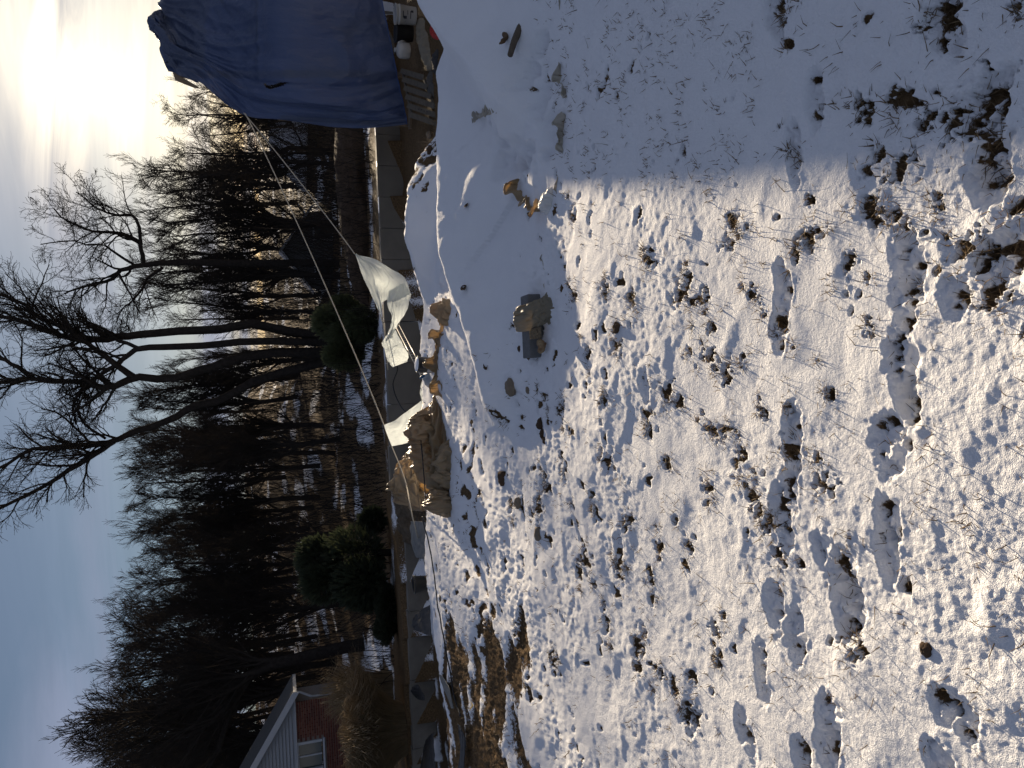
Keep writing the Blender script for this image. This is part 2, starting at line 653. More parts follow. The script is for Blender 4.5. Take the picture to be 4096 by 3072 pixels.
def back(Y):
    return np.interp(Y, [14.5, 16, 20, 27, 36, 48, 66, 95, 150, 420], [-.62, -.7, -1.0, -1.05, -.8, .2, 2.4, 5.6, 8.0, 8.5])


def H0(X, Y):
    """large shape of the ground, without snow relief"""
    X = np.asarray(X, float)
    Y = np.asarray(Y, float)
    ye = np.interp(X, EDGE_X, EDGE_Y)
    we = np.interp(X, EDGE_X, EDGE_W)
    floor = np.interp(X, [-9, -4, -2, 2.5, 3.6, 8], [-1.15, -1.2, -1.5, -1.5, -1.0, -.98])
    z = floor * sstep(0, 1, (Y - ye) / we)
    z = z + 0.03 * vnoise(X * 0.6, Y * 0.6, 3)
    z = z + smax(ridge(X + .05 * vnoise(X * 2, Y * 2, 71), Y + .08 * vnoise(X * 1.7, Y * 1.7, 72), CREST_M, WF_M, .8), ridge(X, Y + .08 * vnoise(X * 1.7, Y * 1.7, 73), CREST_R, WF_R, .7))
    # second heap, on the brink of the pit
    cb = np.array(CREST_B)
    hb = ridge(X, Y + .1 * vnoise(X * 1.5, Y * 1.5, 74), cb + np.array([0, 0, 1.3]), 2.6, 1.5) - 1.3
    z = np.where((X > 0.2) & (X < 5.5), smax(z, hb, .08), z)
    zb = back(Y) + 0.25 * vnoise(X * 0.12, Y * 0.12, 8) * sstep(20, 40, Y)
    zb = zb - (2.6 * sstep(27, 46, Y) + 2.0 * sstep(46, 90, Y)) * sstep(-4, 9, X)
    return np.where(Y > YW + 0.1, zb, z)


def bl(x, y):
    return (x * 4096 / 2212, y * 4096 / 2212)


PATCH = []          # (X, Y, rx, ry) bare spots in the snow, read off the lawn
for (x, y, s) in [(1890, 250, 5), (1965, 365, 6), (1905, 450, 6), (1950, 470, 4), (2040, 455, 4), (1740, 350, 3.5), (1765, 515, 6), (1735, 545, 4), (1600, 480, 4),
                  (1590, 525, 5), (1850, 560, 4), (1545, 770, 5), (1580, 800, 6), (1500, 755, 4), (1570, 930, 5), (1610, 985, 4), (1640, 1060, 5), (1655, 1100, 5),
                  (1680, 1135, 6), (1700, 1205, 5), (1720, 965, 5), (1790, 1040, 5), (1660, 890, 3), (1540, 925, 4), (1805, 850, 3), (1895, 700, 3),
                  (1470, 1480, 5), (1500, 1535, 9), (1280, 1205, 8), (1265, 1225, 6), (1350, 1225, 7), (1180, 1100, 7), (1110, 1090, 5), (1190, 1050, 6),
                  (1130, 1370, 8), (1210, 1420, 7), (1390, 1400, 7), (1320, 1340, 5), (1430, 1180, 4), (1400, 1370, 5), (1560, 1365, 5), (1540, 1050, 4),
                  (1330, 1000, 6), (1450, 850, 6), (1410, 900, 5), (1480, 640, 6), (1500, 600, 5), (1420, 560, 5), (1330, 620, 5), (1250, 470, 4),
                  (2150, 560, 8), (2180, 640, 7), (2110, 540, 5), (2140, 240, 11), (2080, 270, 7), (1710, 30, 6), (2060, 40, 7), (1230, 880, 6), (1110, 900, 5),
                  (1350, 750, 5), (1190, 860, 4), (1060, 1360, 9), (1640, 640, 4), (1530, 640, 4), (1870, 1400, 5), (1700, 700, 5), (1560, 1420, 4), (1420, 1290, 5),
                  (1490, 1180, 4), (1370, 1120, 5), (1300, 1100, 5), (1240, 1020, 5), (1330, 860, 4), (1450, 1000, 4), (1380, 640, 4), (1290, 760, 4), (1250, 640, 5)]:
    p = gz(*bl(x, y))
    for q in range(3):      # loose clusters, strung out along the mowing lines
        o_ = np.random.default_rng(int(x * 7 + y + q))
        dx_, dy_ = o_.normal(0, .010 * s), o_.normal(0, .010 * s)
        f_ = 1.0 if q == 0 else o_.uniform(.25, .7)
        PATCH.append((p[0] + (q > 0) * (dx_ + dy_), p[1] + (q > 0) * (dy_ - .4 * dx_), f_ * s * 0.0058 * (0.7 + 0.16 * p[1]), f_ * s * 0.0052 * (0.7 + 0.3 * p[1])))
FOOT = []           # boot and paw prints (X, Y, half length, half width, turn, depth)
for (x, y, l, w, a, d) in [(1985, 580, .13, .065, 0.15, .05), (1975, 660, .10, .05, 0.2, .035), (1970, 800, .14, .065, 0.05, .05), (1985, 870, .09, .05, .1, .05), (1935, 960, .12, .075, 0.0, .04),
                           (1940, 1130, .10, .055, 0.2, .05), (1935, 1200, .10, .05, 0.1, .05), (1840, 1250, .12, .07, 0.25, .05), (1850, 1310, .13, .08, 0.1, .06), (1800, 1200, .10, .06, .3, .035),
                           (1705, 640, .15, .05, -0.05, .05), (1695, 720, .09, .05, 0, .03), (1725, 950, .15, .05, 0.0, .05), (1705, 1120, .14, .05, 0.25, .04), (1720, 1060, .10, .05, 0.1, .035),
                           (1690, 1310, .11, .055, 0.2, .05), (1735, 1375, .12, .06, 0.1, .05), (1665, 1430, .11, .05, 0.15, .05), (1670, 1480, .09, .05, .1, .045), (1820, 1560, .12, .06, 0.0, .05), (1815, 1620, .10, .055, 0.1, .05),
                           (1620, 1560, .10, .05, 0.2, .05), (1640, 1600, .09, .05, 0.2, .04), (2065, 1515, .07, .04, 0.2, .04), (2120, 1545, .08, .05, 0.1, .05), (2060, 1640, .08, .05, 0.0, .045), (1760, 1640, .1, .05, 0.0, .04),
                           (1780, 225, .13, .045, 0.0, .05), (1735, 330, .14, .04, 0.1, .045), (2145, 230, .10, .085, 0.2, .06), (2165, 350, .08, .07, 0.2, .05), (2160, 400, .08, .06, 0.1, .05), (2190, 560, .09, .08, .4, .06), (2090, 640, .07, .05, 0, .03),
                           (1700, 35, .13, .05, 0.0, .05), (2065, 60, .10, .07, 0.3, .05), (1410, 830, .1, .05, 0.1, .03), (1350, 1180, .1, .05, 0.1, .03), (1500, 1560, .1, .05, 0.1, .03)]:
    p = gz(*bl(x, y))
    FOOT.append((p[0], p[1], l * .74, w * .74, a, d * .8))
DIMPLE = []         # soft dimples trodden into the drift on the heap
for (x, y) in [(1180, 100), (1085, 300), (1100, 322), (1125, 318), (1150, 320), (1090, 345), (1110, 350), (1130, 355), (1145, 345), (1095, 370), (1120, 375), (1130, 180), (1150, 150), (1185, 200), (1165, 240), (1190, 260), (1060, 250), (1190, 330), (1200, 290)]:
    DIMPLE.append(bl(x, y))


def relief(X, Y):
    """snow relief, bare-ground mask (0 bare .. 1 snow) for arrays of points"""
    sh = X.shape
    d = np.hypot(X, Y)
    drift = np.clip(ridge(X, Y, CREST_M, WF_M, .9) * 6 + ridge(X, Y, CREST_R, WF_R, .9) * 6 + ridge(X, Y, [(a, b, 1) for a, b, c in CREST_B], 1.3, .7) * (X > .9), 0, 1)
    drift = sstep(0.0, 0.85, drift + .25 * vnoise(X * 5, Y * 5, 19) * (drift > .02))
    wxx = 0.06 * vnoise(X * 7, Y * 7, 61)
    wyy = 0.06 * vnoise(X * 7, Y * 7, 62)
    Xw, Yw = X + wxx, Y + wyy
    n0 = fbm(Xw * 1.7, Yw * 1.7, 11, 2)
    n1 = fbm(Xw * 5.0, Yw * 5.0, 12, 2)
    n2 = vnoise(Xw * 13, Yw * 13, 13)
    n3 = fbm(X * 31, Y * 31, 14, 3)
    clod = np.maximum(vnoise(Xw * 9, Yw * 9, 77), 0) ** 2
    rel = 0.012 * n0 + 0.0048 * n1 + ((0.0020 + .0012 * sstep(2., 4.5, Y)) * n2 + (0.0020 + .0012 * sstep(2., 4.5, Y)) * n3 + 0.009 * clod) * np.clip(.85 + 1.1 * fbm(X * 1.3, Y * 1.3, 18, 2), .25, 1.7)
    rough_zone = sstep(2.0, 6.0, Y)
    rel = rel * (1.0 + 0.9 * rough_zone) * (1 - 0.80 * drift) + drift * (0.022 * vnoise(X * 2.0, Y * 2.0, 15) + .011 * vnoise(X * 5.5, Y * 5.5, 16) + .0012 * n3)
    # bare spots
    bare = np.zeros(sh, np.float32)
    near = Y < 9.5
    wob = 0.62 * fbm(X * 21, Y * 21, 21, 4, .6)
    for (px, py, rx, ry) in PATCH:
        k = (np.abs(X - px) < rx * 3) & (np.abs(Y - py) < ry * 3)
        if k.any():
            q = 1.2 - np.hypot((X[k] - px) / rx, (Y[k] - py) / ry) + wob[k] * 2.3
            bare[k] = np.maximum(bare[k], np.clip(q, 0, 1.3))
    # scattered small ones
    spots = vnoise(X * 6.5 + 5, Y * 6.5, 31) + 0.5 * vnoise(X * 19, Y * 19, 32)
    many = 0.78 - 0.25 * sstep(2.0, 4.2, Y) + 0.05 * vnoise(X * .9, Y * .9, 35)
    bare = np.maximum(bare, np.clip((spots - many) * 5, 0, 1.2) * near * (1 - drift))
    # stony, cloddy strip behind the lawn, left of the heap
    strip = np.clip(1 - np.abs((Y - (6.3 + 0.25 * X)) / 0.9), 0, 1) * sstep(-0.1, -0.6, X) * sstep(-5.0, -3, X)
    bare = np.maximum(bare, np.clip(strip * 1.2 + 1.3 * vnoise(X * 8, Y * 4.5, 41) - 1.0, 0, 1) * 1.5)
    # dug soil on the left
    dug = sstep(-1.75, -2.6, X + 0.35 * (Y - 6.5) + .35 * vnoise(X * 1.1, Y * 1.4, 51)) * sstep(4.5, 5.3, Y + 0.18 * (X + 3) + .25 * vnoise(X * 2, Y * 2, 52)) * sstep(14.5, 14, Y)
    streak = fbm(X * 1.3 + 2, Y * 3.1, 53, 4)
    bare = np.maximum(bare, np.clip(dug * 1.35 - 0.25 + 1.25 * (streak - 0.12), 0, 1.3) * dug)
    # pit floor: mixed
    pit = sstep(8.8, 10.0, Y) * (Y < YW) * (1 - drift)
    bare = np.maximum(bare, pit * np.clip(0.55 + 0.9 * fbm(X * 1.6, Y * 1.6, 55, 3), 0, 1.2))
    # snow-dusted dark heap at the right end of the second crest
    dust = np.exp(-(((X - 2.45) / .55) ** 2 + ((Y - 7.5) / .5) ** 2))
    bare = np.maximum(bare, np.clip(dust * 1.1 + 0.9 * fbm(X * 9, Y * 9, 56, 3) - 0.45, 0, 1.2) * (dust > .12))
    # wood floor: leaf litter with snow lying in patches
    wood = (Y > YW)
    sn = fbm(X * 0.35, Y * 0.2, 57, 5, .6)
    bare = np.where(wood, np.clip(0.85 - 0.9 * sn, 0, 1.2), bare)
    # bare soil under the tarp and round the things kept there
    und = sstep(3.0, 3.5, X + .2 * vnoise(X * 3, Y * 3, 58)) * sstep(9.0, 9.5, Y + .3 * vnoise(X * 2, Y * 2, 59)) * (Y < YW)
    bare = np.maximum(bare, und * 1.2)
    # prints
    for (px, py, l, w, a, dep) in FOOT:
        k = (np.abs(X - px) < .3) & (np.abs(Y - py) < .3)
        if not k.any():
            continue
        ca, sa = math.cos(a), math.sin(a)
        lx = (X[k] - px) * ca + (Y[k] - py) * sa
        ly = -(X[k] - px) * sa + (Y[k] - py) * ca
        wv = w * (1 + 0.18 * np.sin(lx / l * 2.2 + .5))
        q = ((np.abs(lx) / l) ** 2.6 + (np.abs(ly) / wv) ** 2.6) ** (1 / 2.6) + 0.26 * n2[k] + 0.16 * n3[k]
        inside = sstep(1.22, 0.62, q)
        rim = np.exp(-((q - 1.22) / .16) ** 2)
        tread = 0.75 * np.maximum(fbm(X[k] * 24, Y[k] * 24, 91, 3), 0)
        rel[k] += -dep * 0.66 * inside * (1 - tread) + 0.0015 * rim * (1 + n3[k])
        bare[k] = np.maximum(bare[k] * (1 - inside * .3), inside * np.clip(1.3 * fbm(X[k] * 13, Y[k] * 13, 92, 3) + 0.12, 0, 1.1))
    for (ix, iy) in DIMPLE:
        P = ray_ground(ix, iy)
        k = (np.abs(X - P[0]) < .3) & (np.abs(Y - P[1]) < .3)
        if k.any():
            v1 = .75 + .5 * ((ix * 7.3 + iy * 3.1) % 1.0)
            q = ((X[k] - P[0]) / (.052 * v1)) ** 2 + ((Y[k] - P[1]) / (.085 * v1)) ** 2 + .5 * n2[k] + .3 * n1[k]
            rel[k] -= 0.055 * v1 * np.exp(-np.maximum(q, 0) ** 2.2)
    snow = 1 - np.clip(bare, 0, 1)
    z = rel + 0.026 * sstep(0.15, 0.75, snow) * np.where(wood, 0.3, 1)
    z = z + (1 - snow) * (0.012 * fbm(X * 24, Y * 24, 95, 3) + .02 * np.maximum(vnoise(X * 6, Y * 6, 96), 0)) * near
    return z, snow


def ray_ground(x, y):
    """first hit of a photo ray with the large ground shape"""
    d = ray(x, y)
    t = np.linspace(1.0, 40, 3000)
    P = CAM[None] + d[None] * t[:, None]
    hh = H0(P[:, 0], P[:, 1])
    i = np.argmax(P[:, 2] < hh)
    return P[i]


def H(x, y):
    x = np.atleast_1d(np.asarray(x, float))
    y = np.atleast_1d(np.asarray(y, float))
    return float((H0(x, y) + relief(x, y)[0])[0])


def build_ground():
    h = 1.6
    th = np.concatenate([np.linspace(RAD(79), RAD(56), 40, endpoint=False), np.linspace(RAD(56), math.atan(h / 13.5), 640)])
    r = h / np.tan(th)
    r = np.concatenate([r, np.geomspace(13.6, 110, 100), np.geomspace(116, 420, 12)])
    az_in = np.linspace(RAD(-39), RAD(39), 740)
    az_l = np.linspace(RAD(-180), RAD(-39), 60, endpoint=False)
    az_r = np.linspace(RAD(39), RAD(180), 61)[1:]
    az = np.concatenate([az_l, az_in, az_r[:-1]])
    Rr, A = np.meshgrid(r, az, indexing='ij')
    X, Y = Rr * np.sin(A), Rr * np.cos(A)
    # bring one row exactly to each side of the wall so that the step is sharp
    z0 = H0(X, Y)
    rl, snow = relief(X, Y)
    Z = z0 + rl
    n, m = X.shape
    V = np.stack([X, Y, Z], -1).reshape(-1, 3)
    me = mesh_np('ground', V, grid_faces(n, m, wrap=True))
    at_ = me.attributes.new('snow', 'FLOAT', 'POINT')
    at_.data.foreach_set('value', snow.astype(np.float32).ravel())
    o = link('ground', me, ground_material())
    tag(o, 'snow-covered lawn with bare grass patches, heaps and a dug pit', kind='structure')
    return o


def ground_material():
    m = bpy.data.materials.new('snow_and_soil')
    m.use_nodes = True
    nt = m.node_tree
    nd, lk = nt.nodes, nt.links
    b = nd['Principled BSDF']
    at_ = N(nd, 'ShaderNodeAttribute', attribute_name='snow')
    geo = N(nd, 'ShaderNodeNewGeometry')
    pos = geo.outputs['Position']

    def noise(scale, detail=4, rough=0.6):
        n = N(nd, 'ShaderNodeTexNoise')
        n.inputs['Scale'].default_value = scale
        n.inputs['Detail'].default_value = detail
        n.inputs['Roughness'].default_value = rough
        lk.new(pos, n.inputs['Vector'])
        return n.outputs['Fac']

    def ma(op, a, b_=None, c=None, clamp=False):
        q = N(nd, 'ShaderNodeMath', operation=op)
        q.use_clamp = clamp
        for i, v in enumerate((a, b_, c)):
            if v is None:
                continue
            if isinstance(v, (int, float)):
                q.inputs[i].default_value = v
            else:
                lk.new(v, q.inputs[i])
        return q.outputs[0]
    nb = noise(45, 3, 0.65)
    edge = ma('ADD', at_.outputs['Fac'], ma('MULTIPLY_ADD', nb, 0.9, -0.45))
    fac = N(nd, 'ShaderNodeMapRange')
    fac.interpolation_type = 'SMOOTHSTEP'
    fac.inputs['From Min'].default_value = 0.36
    fac.inputs['From Max'].default_value = 0.56
    lk.new(edge, fac.inputs['Value'])
    snowf = fac.outputs[0]
    # soil / dead grass litter
    ns = noise(38, 5, 0.75)
    r1 = N(nd, 'ShaderNodeValToRGB')
    r1.color_ramp.elements[0].color = (0.040, 0.025, 0.013, 1)
    r1.color_ramp.elements[1].color = (0.20, 0.13, 0.068, 1)
    r1.color_ramp.elements[0].position = 0.3
    r1.color_ramp.elements[1].position = 0.72
    lk.new(ns, r1.inputs[0])
    # snow, faintly soiled
    nw = noise(3.5, 2)
    r2 = N(nd, 'ShaderNodeValToRGB')
    r2.color_ramp.elements[0].color = (0.78, 0.79, 0.82, 1)
    r2.color_ramp.elements[1].color = (0.87, 0.88, 0.90, 1)
    lk.new(nw, r2.inputs[0])
    mx = N(nd, 'ShaderNodeMix', data_type='RGBA')
    lk.new(snowf, mx.inputs['Factor'])
    lk.new(r1.outputs[0], mx.inputs['A'])
    lk.new(r2.outputs[0], mx.inputs['B'])
    lk.new(mx.outputs['Result'], b.inputs['Base Color'])
    rr = N(nd, 'ShaderNodeMapRange')
    rr.inputs['To Min'].default_value = 0.85
    rr.inputs['To Max'].default_value = 0.75
    lk.new(snowf, rr.inputs['Value'])
    lk.new(rr.outputs[0], b.inputs['Roughness'])
    b.inputs['Specular IOR Level'].default_value = 0.05
    b.inputs['Subsurface Weight'].default_value = 0.0
    # crust: grains and pocks
    g1 = noise(420, 1, 0.6)
    g2 = noise(95, 2, 0.55)
    bh = ma('ADD', ma('MULTIPLY', g1, 0.55), ma('MULTIPLY', g2, .8))
    bp = N(nd, 'ShaderNodeBump')
    bp.inputs['Strength'].default_value = 0.75
    bp.inputs['Distance'].default_value = 0.010
    lk.new(bh, bp.inputs['Height'])
    lk.new(bp.outputs[0], b.inputs['Normal'])
    return m


ground = build_ground()


# dead grass poking through the snow: blades nobody could count
def build_grass():
    rng = np.random.default_rng(5)
    P, K, L, lean = [], [], [], []

    def tuft(x, y, n, spread, hl, sl):
        for _ in range(n):
            P.append((x + rng.normal() * spread, y + rng.normal() * spread))
            L.append(hl * rng.uniform(.5, 1.3))
            lean.append(sl * rng.uniform(.4, 1.2))
    for (px, py, rx, ry) in PATCH:
        tuft(px, py, int(30 + 900 * rx), rx * 0.75, .034, 2.4)
    for (px, py, l, w, a, d) in FOOT:
        tuft(px + rng.normal() * .03, py + rng.normal() * .02, 7, .03, .03, 1.6)
    for _ in range(1500):                       # small tufts all over the lawn
        y = 1.1 + 7.6 * rng.random() ** 1.15
        x = rng.uniform(-.75, .75) * y
        if x > 0.3 and y > 3.9 or x < -2.2 and y > 5.5:
            continue
        tuft(x, y, rng.integers(2, 6), .014, .034, 1.25)
    for _ in range(190):                       # denser stubble in the shade on the right
        y = rng.uniform(2.0, 3.9)
        x = rng.uniform(.3, .62) * y
        tuft(x, y, rng.integers(2, 7), .016, .030, 1.2)
    for _ in range(220):                       # stiff single stems
        y = 1.1 + 5.5 * rng.random() ** 1.1
        x = rng.uniform(-.75, .7) * y
        if x > 0.3 and y > 3.9:
            continue
        P.append((x, y)); L.append(rng.uniform(.035, .08)); lean.append(rng.uniform(.5, 2.4))
    for _ in range(900):                       # roots and clods on the dug soil at the left
        y = rng.uniform(5.0, 7.0)
        x = rng.uniform(-4.6, -2.2)
        tuft(x, y, 2, .03, .05, 1.8)
    for _ in range(260):                       # dry grass lit on the brink at the right
        tuft(3.0 + rng.normal() * .25, 8.2 + rng.normal() * .25, 3, .02, .16, .8)
    P = np.array(P)
    L = np.array(L)
    lean = np.array(lean)
    n = len(P)
    Z = H0(P[:, 0], P[:, 1]) + relief(P[:, 0], P[:, 1])[0] - 0.008
    a = rng.uniform(0, 2 * math.pi, n)
    D = np.stack([np.cos(a) * lean, np.sin(a) * lean, np.ones(n)], -1)
    D /= np.linalg.norm(D, axis=1)[:, None]
    base = np.stack([P[:, 0], P[:, 1], Z], -1)
    mid = base + D * (L * .55)[:, None]
    D2 = D + np.stack([rng.normal(0, .22, n), rng.normal(0, .22, n), rng.normal(-.12, .2, n)], -1)
    D2 /= np.linalg.norm(D2, axis=1)[:, None]
    tip = mid + D2 * (L * .55)[:, None]
    w = (0.0010 + 0.00032 * np.hypot(P[:, 0], P[:, 1])) * rng.uniform(.7, 1.3, n)
    ang = np.arange(3) * 2 * math.pi / 3
    ring = np.stack([np.cos(ang), np.sin(ang), np.zeros(3)], -1)
    V = np.concatenate([base[:, None] + ring[None] * w[:, None, None], mid[:, None] + ring[None] * (w * .8)[:, None, None], tip[:, None] + ring[None] * (w * .25)[:, None, None]], axis=1)
    F = []
    for s in (0, 3):
        for j in range(3):
            j2 = (j + 1) % 3
            F.append((s + j, s + j2, s + 3 + j2, s + 3 + j))
    F = np.array(F)
    FF = (np.arange(n)[:, None, None] * 9 + F[None]).reshape(-1, 4)
    me = mesh_np('dead_grass', V.reshape(-1, 3), FF)
    o = link('dead_grass', me, mat('dry_grass', (.075, .047, .022), .75, (.23, .155, .08), 30, contrast=.16))
    tag(o, 'dead brown grass blades poking through the snow', 'grass', kind='stuff')


build_grass()
# ------------------------------------------------------------------ bare trees
class Tree:
    def __init__(self, seed, rmin=0.006):
        self.rng = np.random.default_rng(seed)
        self.rmin = rmin
        self.Q = {0: {}, 1: {}}

    def tube(self, P, r, part):
        k = 8 if r[0] > .07 else (5 if r[0] > .022 else 3)
        self.Q[part].setdefault((len(P), k), []).append((P, r))

    def mesh(self, part, nm):
        """all tubes of a part in one mesh; tubes with the same number of rings and sides are made together"""
        Vs, Fs, n0 = [], [], 0
        for (n, k), lst in self.Q[part].items():
            P = np.array([q[0] for q in lst])
            r = np.array([q[1] for q in lst])
            T = np.gradient(P, axis=1)
            T /= np.linalg.norm(T, axis=2)[..., None] + 1e-9
            ref = np.where((np.abs(T[:, :1, 2:3]) < .85), np.array([.3, .2, .93]), np.array([1., .1, 0]))
            A = np.cross(T, np.broadcast_to(ref, T.shape))
            A /= np.linalg.norm(A, axis=2)[..., None] + 1e-9
            B = np.cross(T, A)
            ang = np.arange(k) * 2 * math.pi / k
            V = P[:, :, None, :] + r[:, :, None, None] * (np.cos(ang)[None, None, :, None] * A[:, :, None] + np.sin(ang)[None, None, :, None] * B[:, :, None])
            Vs.append(V.reshape(-1, 3))
            Fs.append((np.arange(len(lst))[:, None, None] * (n * k) + grid_faces(n, k, wrap=True)[None]).reshape(-1, 4) + n0)
            n0 += len(lst) * n * k
        return mesh_np(nm, np.concatenate(Vs), np.concatenate(Fs))

    def branch(self, p, d, L, r, lvl, maxl, nchild, up, spread, wig, part=1, taper=.35):
        rng = self.rng
        n = 6 if lvl < 2 else (5 if lvl == 2 else 4)
        P = [np.array(p, float)]
        d = np.array(d, float)
        for i in range(n - 1):
            d = d + rng.normal(0, wig, 3) + np.array([0, 0, up])
            d /= np.linalg.norm(d)
            P.append(P[-1] + d * L / (n - 1))
        P = np.array(P)
        rr = np.maximum(np.linspace(r, r * taper, n), self.rmin * .8)
        self.tube(P, rr, part)
        self.kids(P, rr, L, lvl, maxl, nchild, up, spread, wig)

    def kids(self, P, rr, L, lvl, maxl, nchild, up, spread, wig, t0=.25):
        if lvl >= maxl:
            return
        rng = self.rng
        n = len(P)
        c = nchild[min(lvl, len(nchild) - 1)]
        c = int(c * rng.uniform(.75, 1.25) + .5)
        for i in range(c):
            t = t0 + (1 - t0) * (i + rng.random()) / c
            f = t * (n - 1)
            j = min(int(f), n - 2)
            q = P[j] + (P[j + 1] - P[j]) * (f - j)
            T = P[j + 1] - P[j]
            T /= np.linalg.norm(T)
            a = rng.uniform(0, 2 * math.pi)
            s = np.array([math.cos(a), math.sin(a), rng.normal(0, .4)])
            s -= T * (s @ T)
            s /= np.linalg.norm(s) + 1e-9
            sp = spread * rng.uniform(.65, 1.35)
            d = T * math.cos(sp) + s * math.sin(sp)
            LL = L * rng.uniform(.38, .68) * (1.12 - .5 * t)
            r = max(rr[j] * rng.uniform(.42, .62), self.rmin)
            self.branch(q, d, LL, r, lvl + 1, maxl, nchild, up, spread, wig)

    def stem(self, P, r0, r1, n=14, child_L=2.2, c=9, maxl=3, nchild=(9, 6, 5), up=.03, spread=.75, wig=.14, t0=.25):
        P = catmull(np.asarray(P, float), n, 0)
        P += self.rng.normal(0, r0 * .12, P.shape)
        rr = np.linspace(r0, r1, n)
        self.tube(P, rr, 0)
        self.kids(P, rr, child_L * 2.9, 0, maxl, (c,) + tuple(nchild[1:]), up, spread, wig, t0)

    def build(self, name, loc, bark, twig=None, label=None, group=None):
        e = empty(name, (0, 0, 0))
        for part, nm in ((0, 'trunk'), (1, 'crown')):
            if self.Q[part]:
                me = self.mesh(part, nm)
                o = link(nm, me, bark if part == 0 else (twig or bark))
                o.parent = e
        e.location = tuple(loc)
        tag(e, label, 'tree', group)
        return e


def where(y):
    for lim, s in ((330, 'hidden partly by the blue tarp'), (640, 'just left of the blue tarp'), (950, 'below and left of the sun'), (1300, 'beneath the crooked limbs'), (1700, 'behind the tallest tree'),
                   (2050, 'above the tan plastic heap'), (2350, 'above the big black evergreen'), (2720, 'just right of the brick house')):
        if y < lim:
            return s
    return 'above the white gable'


def copy_tree(src, loc, rz, s, label, group, name=None, sz=None):
    e = src.copy()
    COL.objects.link(e)
    e.location = tuple(loc)
    e.rotation_euler = (0, 0, rz)
    e.scale = (s, s, sz or s)
    for ch in src.children:
        c = ch.copy()
        COL.objects.link(c)
        c.parent = e
    tag(e, label, 'tree', group)
    return e


BARK = mat('bark_dark', (.021, .018, .016), .9, (.042, .036, .032), 9, bump=.5, bscale=30, bdist=.02, spec=.0)
TWIG = mat('twig', (.026, .023, .021), .9, (.040, .035, .031), 5, spec=.0)

# the multi-stemmed tree in the middle, its stems followed from the photograph
D0 = 25.0
base = at(1420, 1400, D0)
base[2] = H0(base[0], base[1]) - .1


def Q(l, D=D0):
    return [at(x * .5425, 800 + y * .5425, D + dd) for (x, y, dd) in l]


def Q3(l, D=D0):
    return [at(x * .5425, 1600 + y * .5425, D + dd) for (x, y, dd) in l]


T = Tree(3, .0062)
b0 = [base + np.array([.25, 0, 0]), base + np.array([.22, .05, 1.6])]
T.stem([b0[0]] + Q([(1900, 930, .2), (1550, 960, .3), (1100, 985, .4), (860, 1010, .5), (640, 1020, .5), (480, 1005, .4), (280, 935, .3), (100, 880, .2), (-250, 800, .2)]), .165, .045, 26, 1.25, 26, 3, (24, 9, 6), .04, .7, .16, .42)
T.stem(Q([(600, 1000, .5), (480, 950, .4), (280, 860, .2), (200, 780, .1), (0, 700, 0), (-250, 610, -.1)]), .085, .03, 14, 1.0, 14, 3, (14, 9, 6), .04, .7, .16, .1)
T.stem([b0[0]] + Q([(1900, 1040, -.2), (1550, 1075, -.3), (1200, 1085, -.3), (1040, 1100, -.3), (970, 1130, -.2), (850, 1210, -.2), (700, 1310, 0), (600, 1400, .2), (540, 1520, .4), (560, 1660, .5)]), .13, .03, 24, 1.0, 20, 3, (20, 9, 6), .02, .8, .18, .5)
T.stem(Q([(1040, 1100, -.3), (950, 1060, -.1), (870, 1035, .2), (760, 1000, .5)]), .07, .035, 8, .8, 5, 3, (5, 9, 6), .04, .7, .16, .3)
T.stem([base + np.array([-.05, 0, 0])] + Q([(1950, 1130, 0), (1700, 1190, 0), (1500, 1250, 0), (1300, 1315, 0), (1000, 1310, 0), (880, 1360, 0), (780, 1385, .1), (650, 1350, .2), (450, 1335, .3), (250, 1325, .3), (0, 1340, .3), (-260, 1350, .3)]), .165, .045, 28, 1.2, 22, 3, (22, 9, 6), .04, .75, .16, .5)
T.stem(Q([(980, 1300, 0), (880, 1230, -.2), (750, 1130, -.3), (620, 1040, -.3), (500, 960, -.3), (380, 900, -.4)]), .11, .03, 14, .9, 11, 3, (11, 9, 6), .04, .7, .16, .3)
T.stem(Q([(250, 1320, .3), (130, 1230, .1), (0, 1160, 0), (-250, 1040, 0)]), .08, .03, 10, 1.0, 9, 3, (9, 9, 6), .04, .7, .16, .1)
T.stem([base + np.array([-.2, 0, 0])] + Q([(2000, 1290, .5), (1650, 1460, .9), (1400, 1540, 1.0), (1200, 1640, 1.0)]) + Q3([(1000, 230, 1.0), (840, 300, .9)]) + Q3([(650, 330, .8), (400, 345, .7), (200, 370, .6), (0, 500, .5), (-200, 560, .5)]), .155, .03, 26, 1.15, 22, 3, (22, 9, 6), .04, .75, .17, .5)
T.stem(Q3([(840, 300, .9), (700, 400, .9), (500, 520, 1.0), (300, 650, 1.1), (0, 800, 1.2), (-250, 900, 1.2)]), .10, .03, 16, 1.0, 16, 3, (16, 9, 6), .03, .75, .17, .05)
T.stem(Q3([(780, 285, .9), (660, 210, .7), (590, 130, .5), (575, 60, .4), (600, 0, .3), (680, -60, .3)]), .045, .02, 12, .7, 12, 3, (12, 9, 6), .0, .9, .22, .3)
T.build('multi_stemmed_tree', (0, 0, 0), BARK, TWIG, 'tallest bare tree with several dark leaning trunks reaching past the top of the picture')

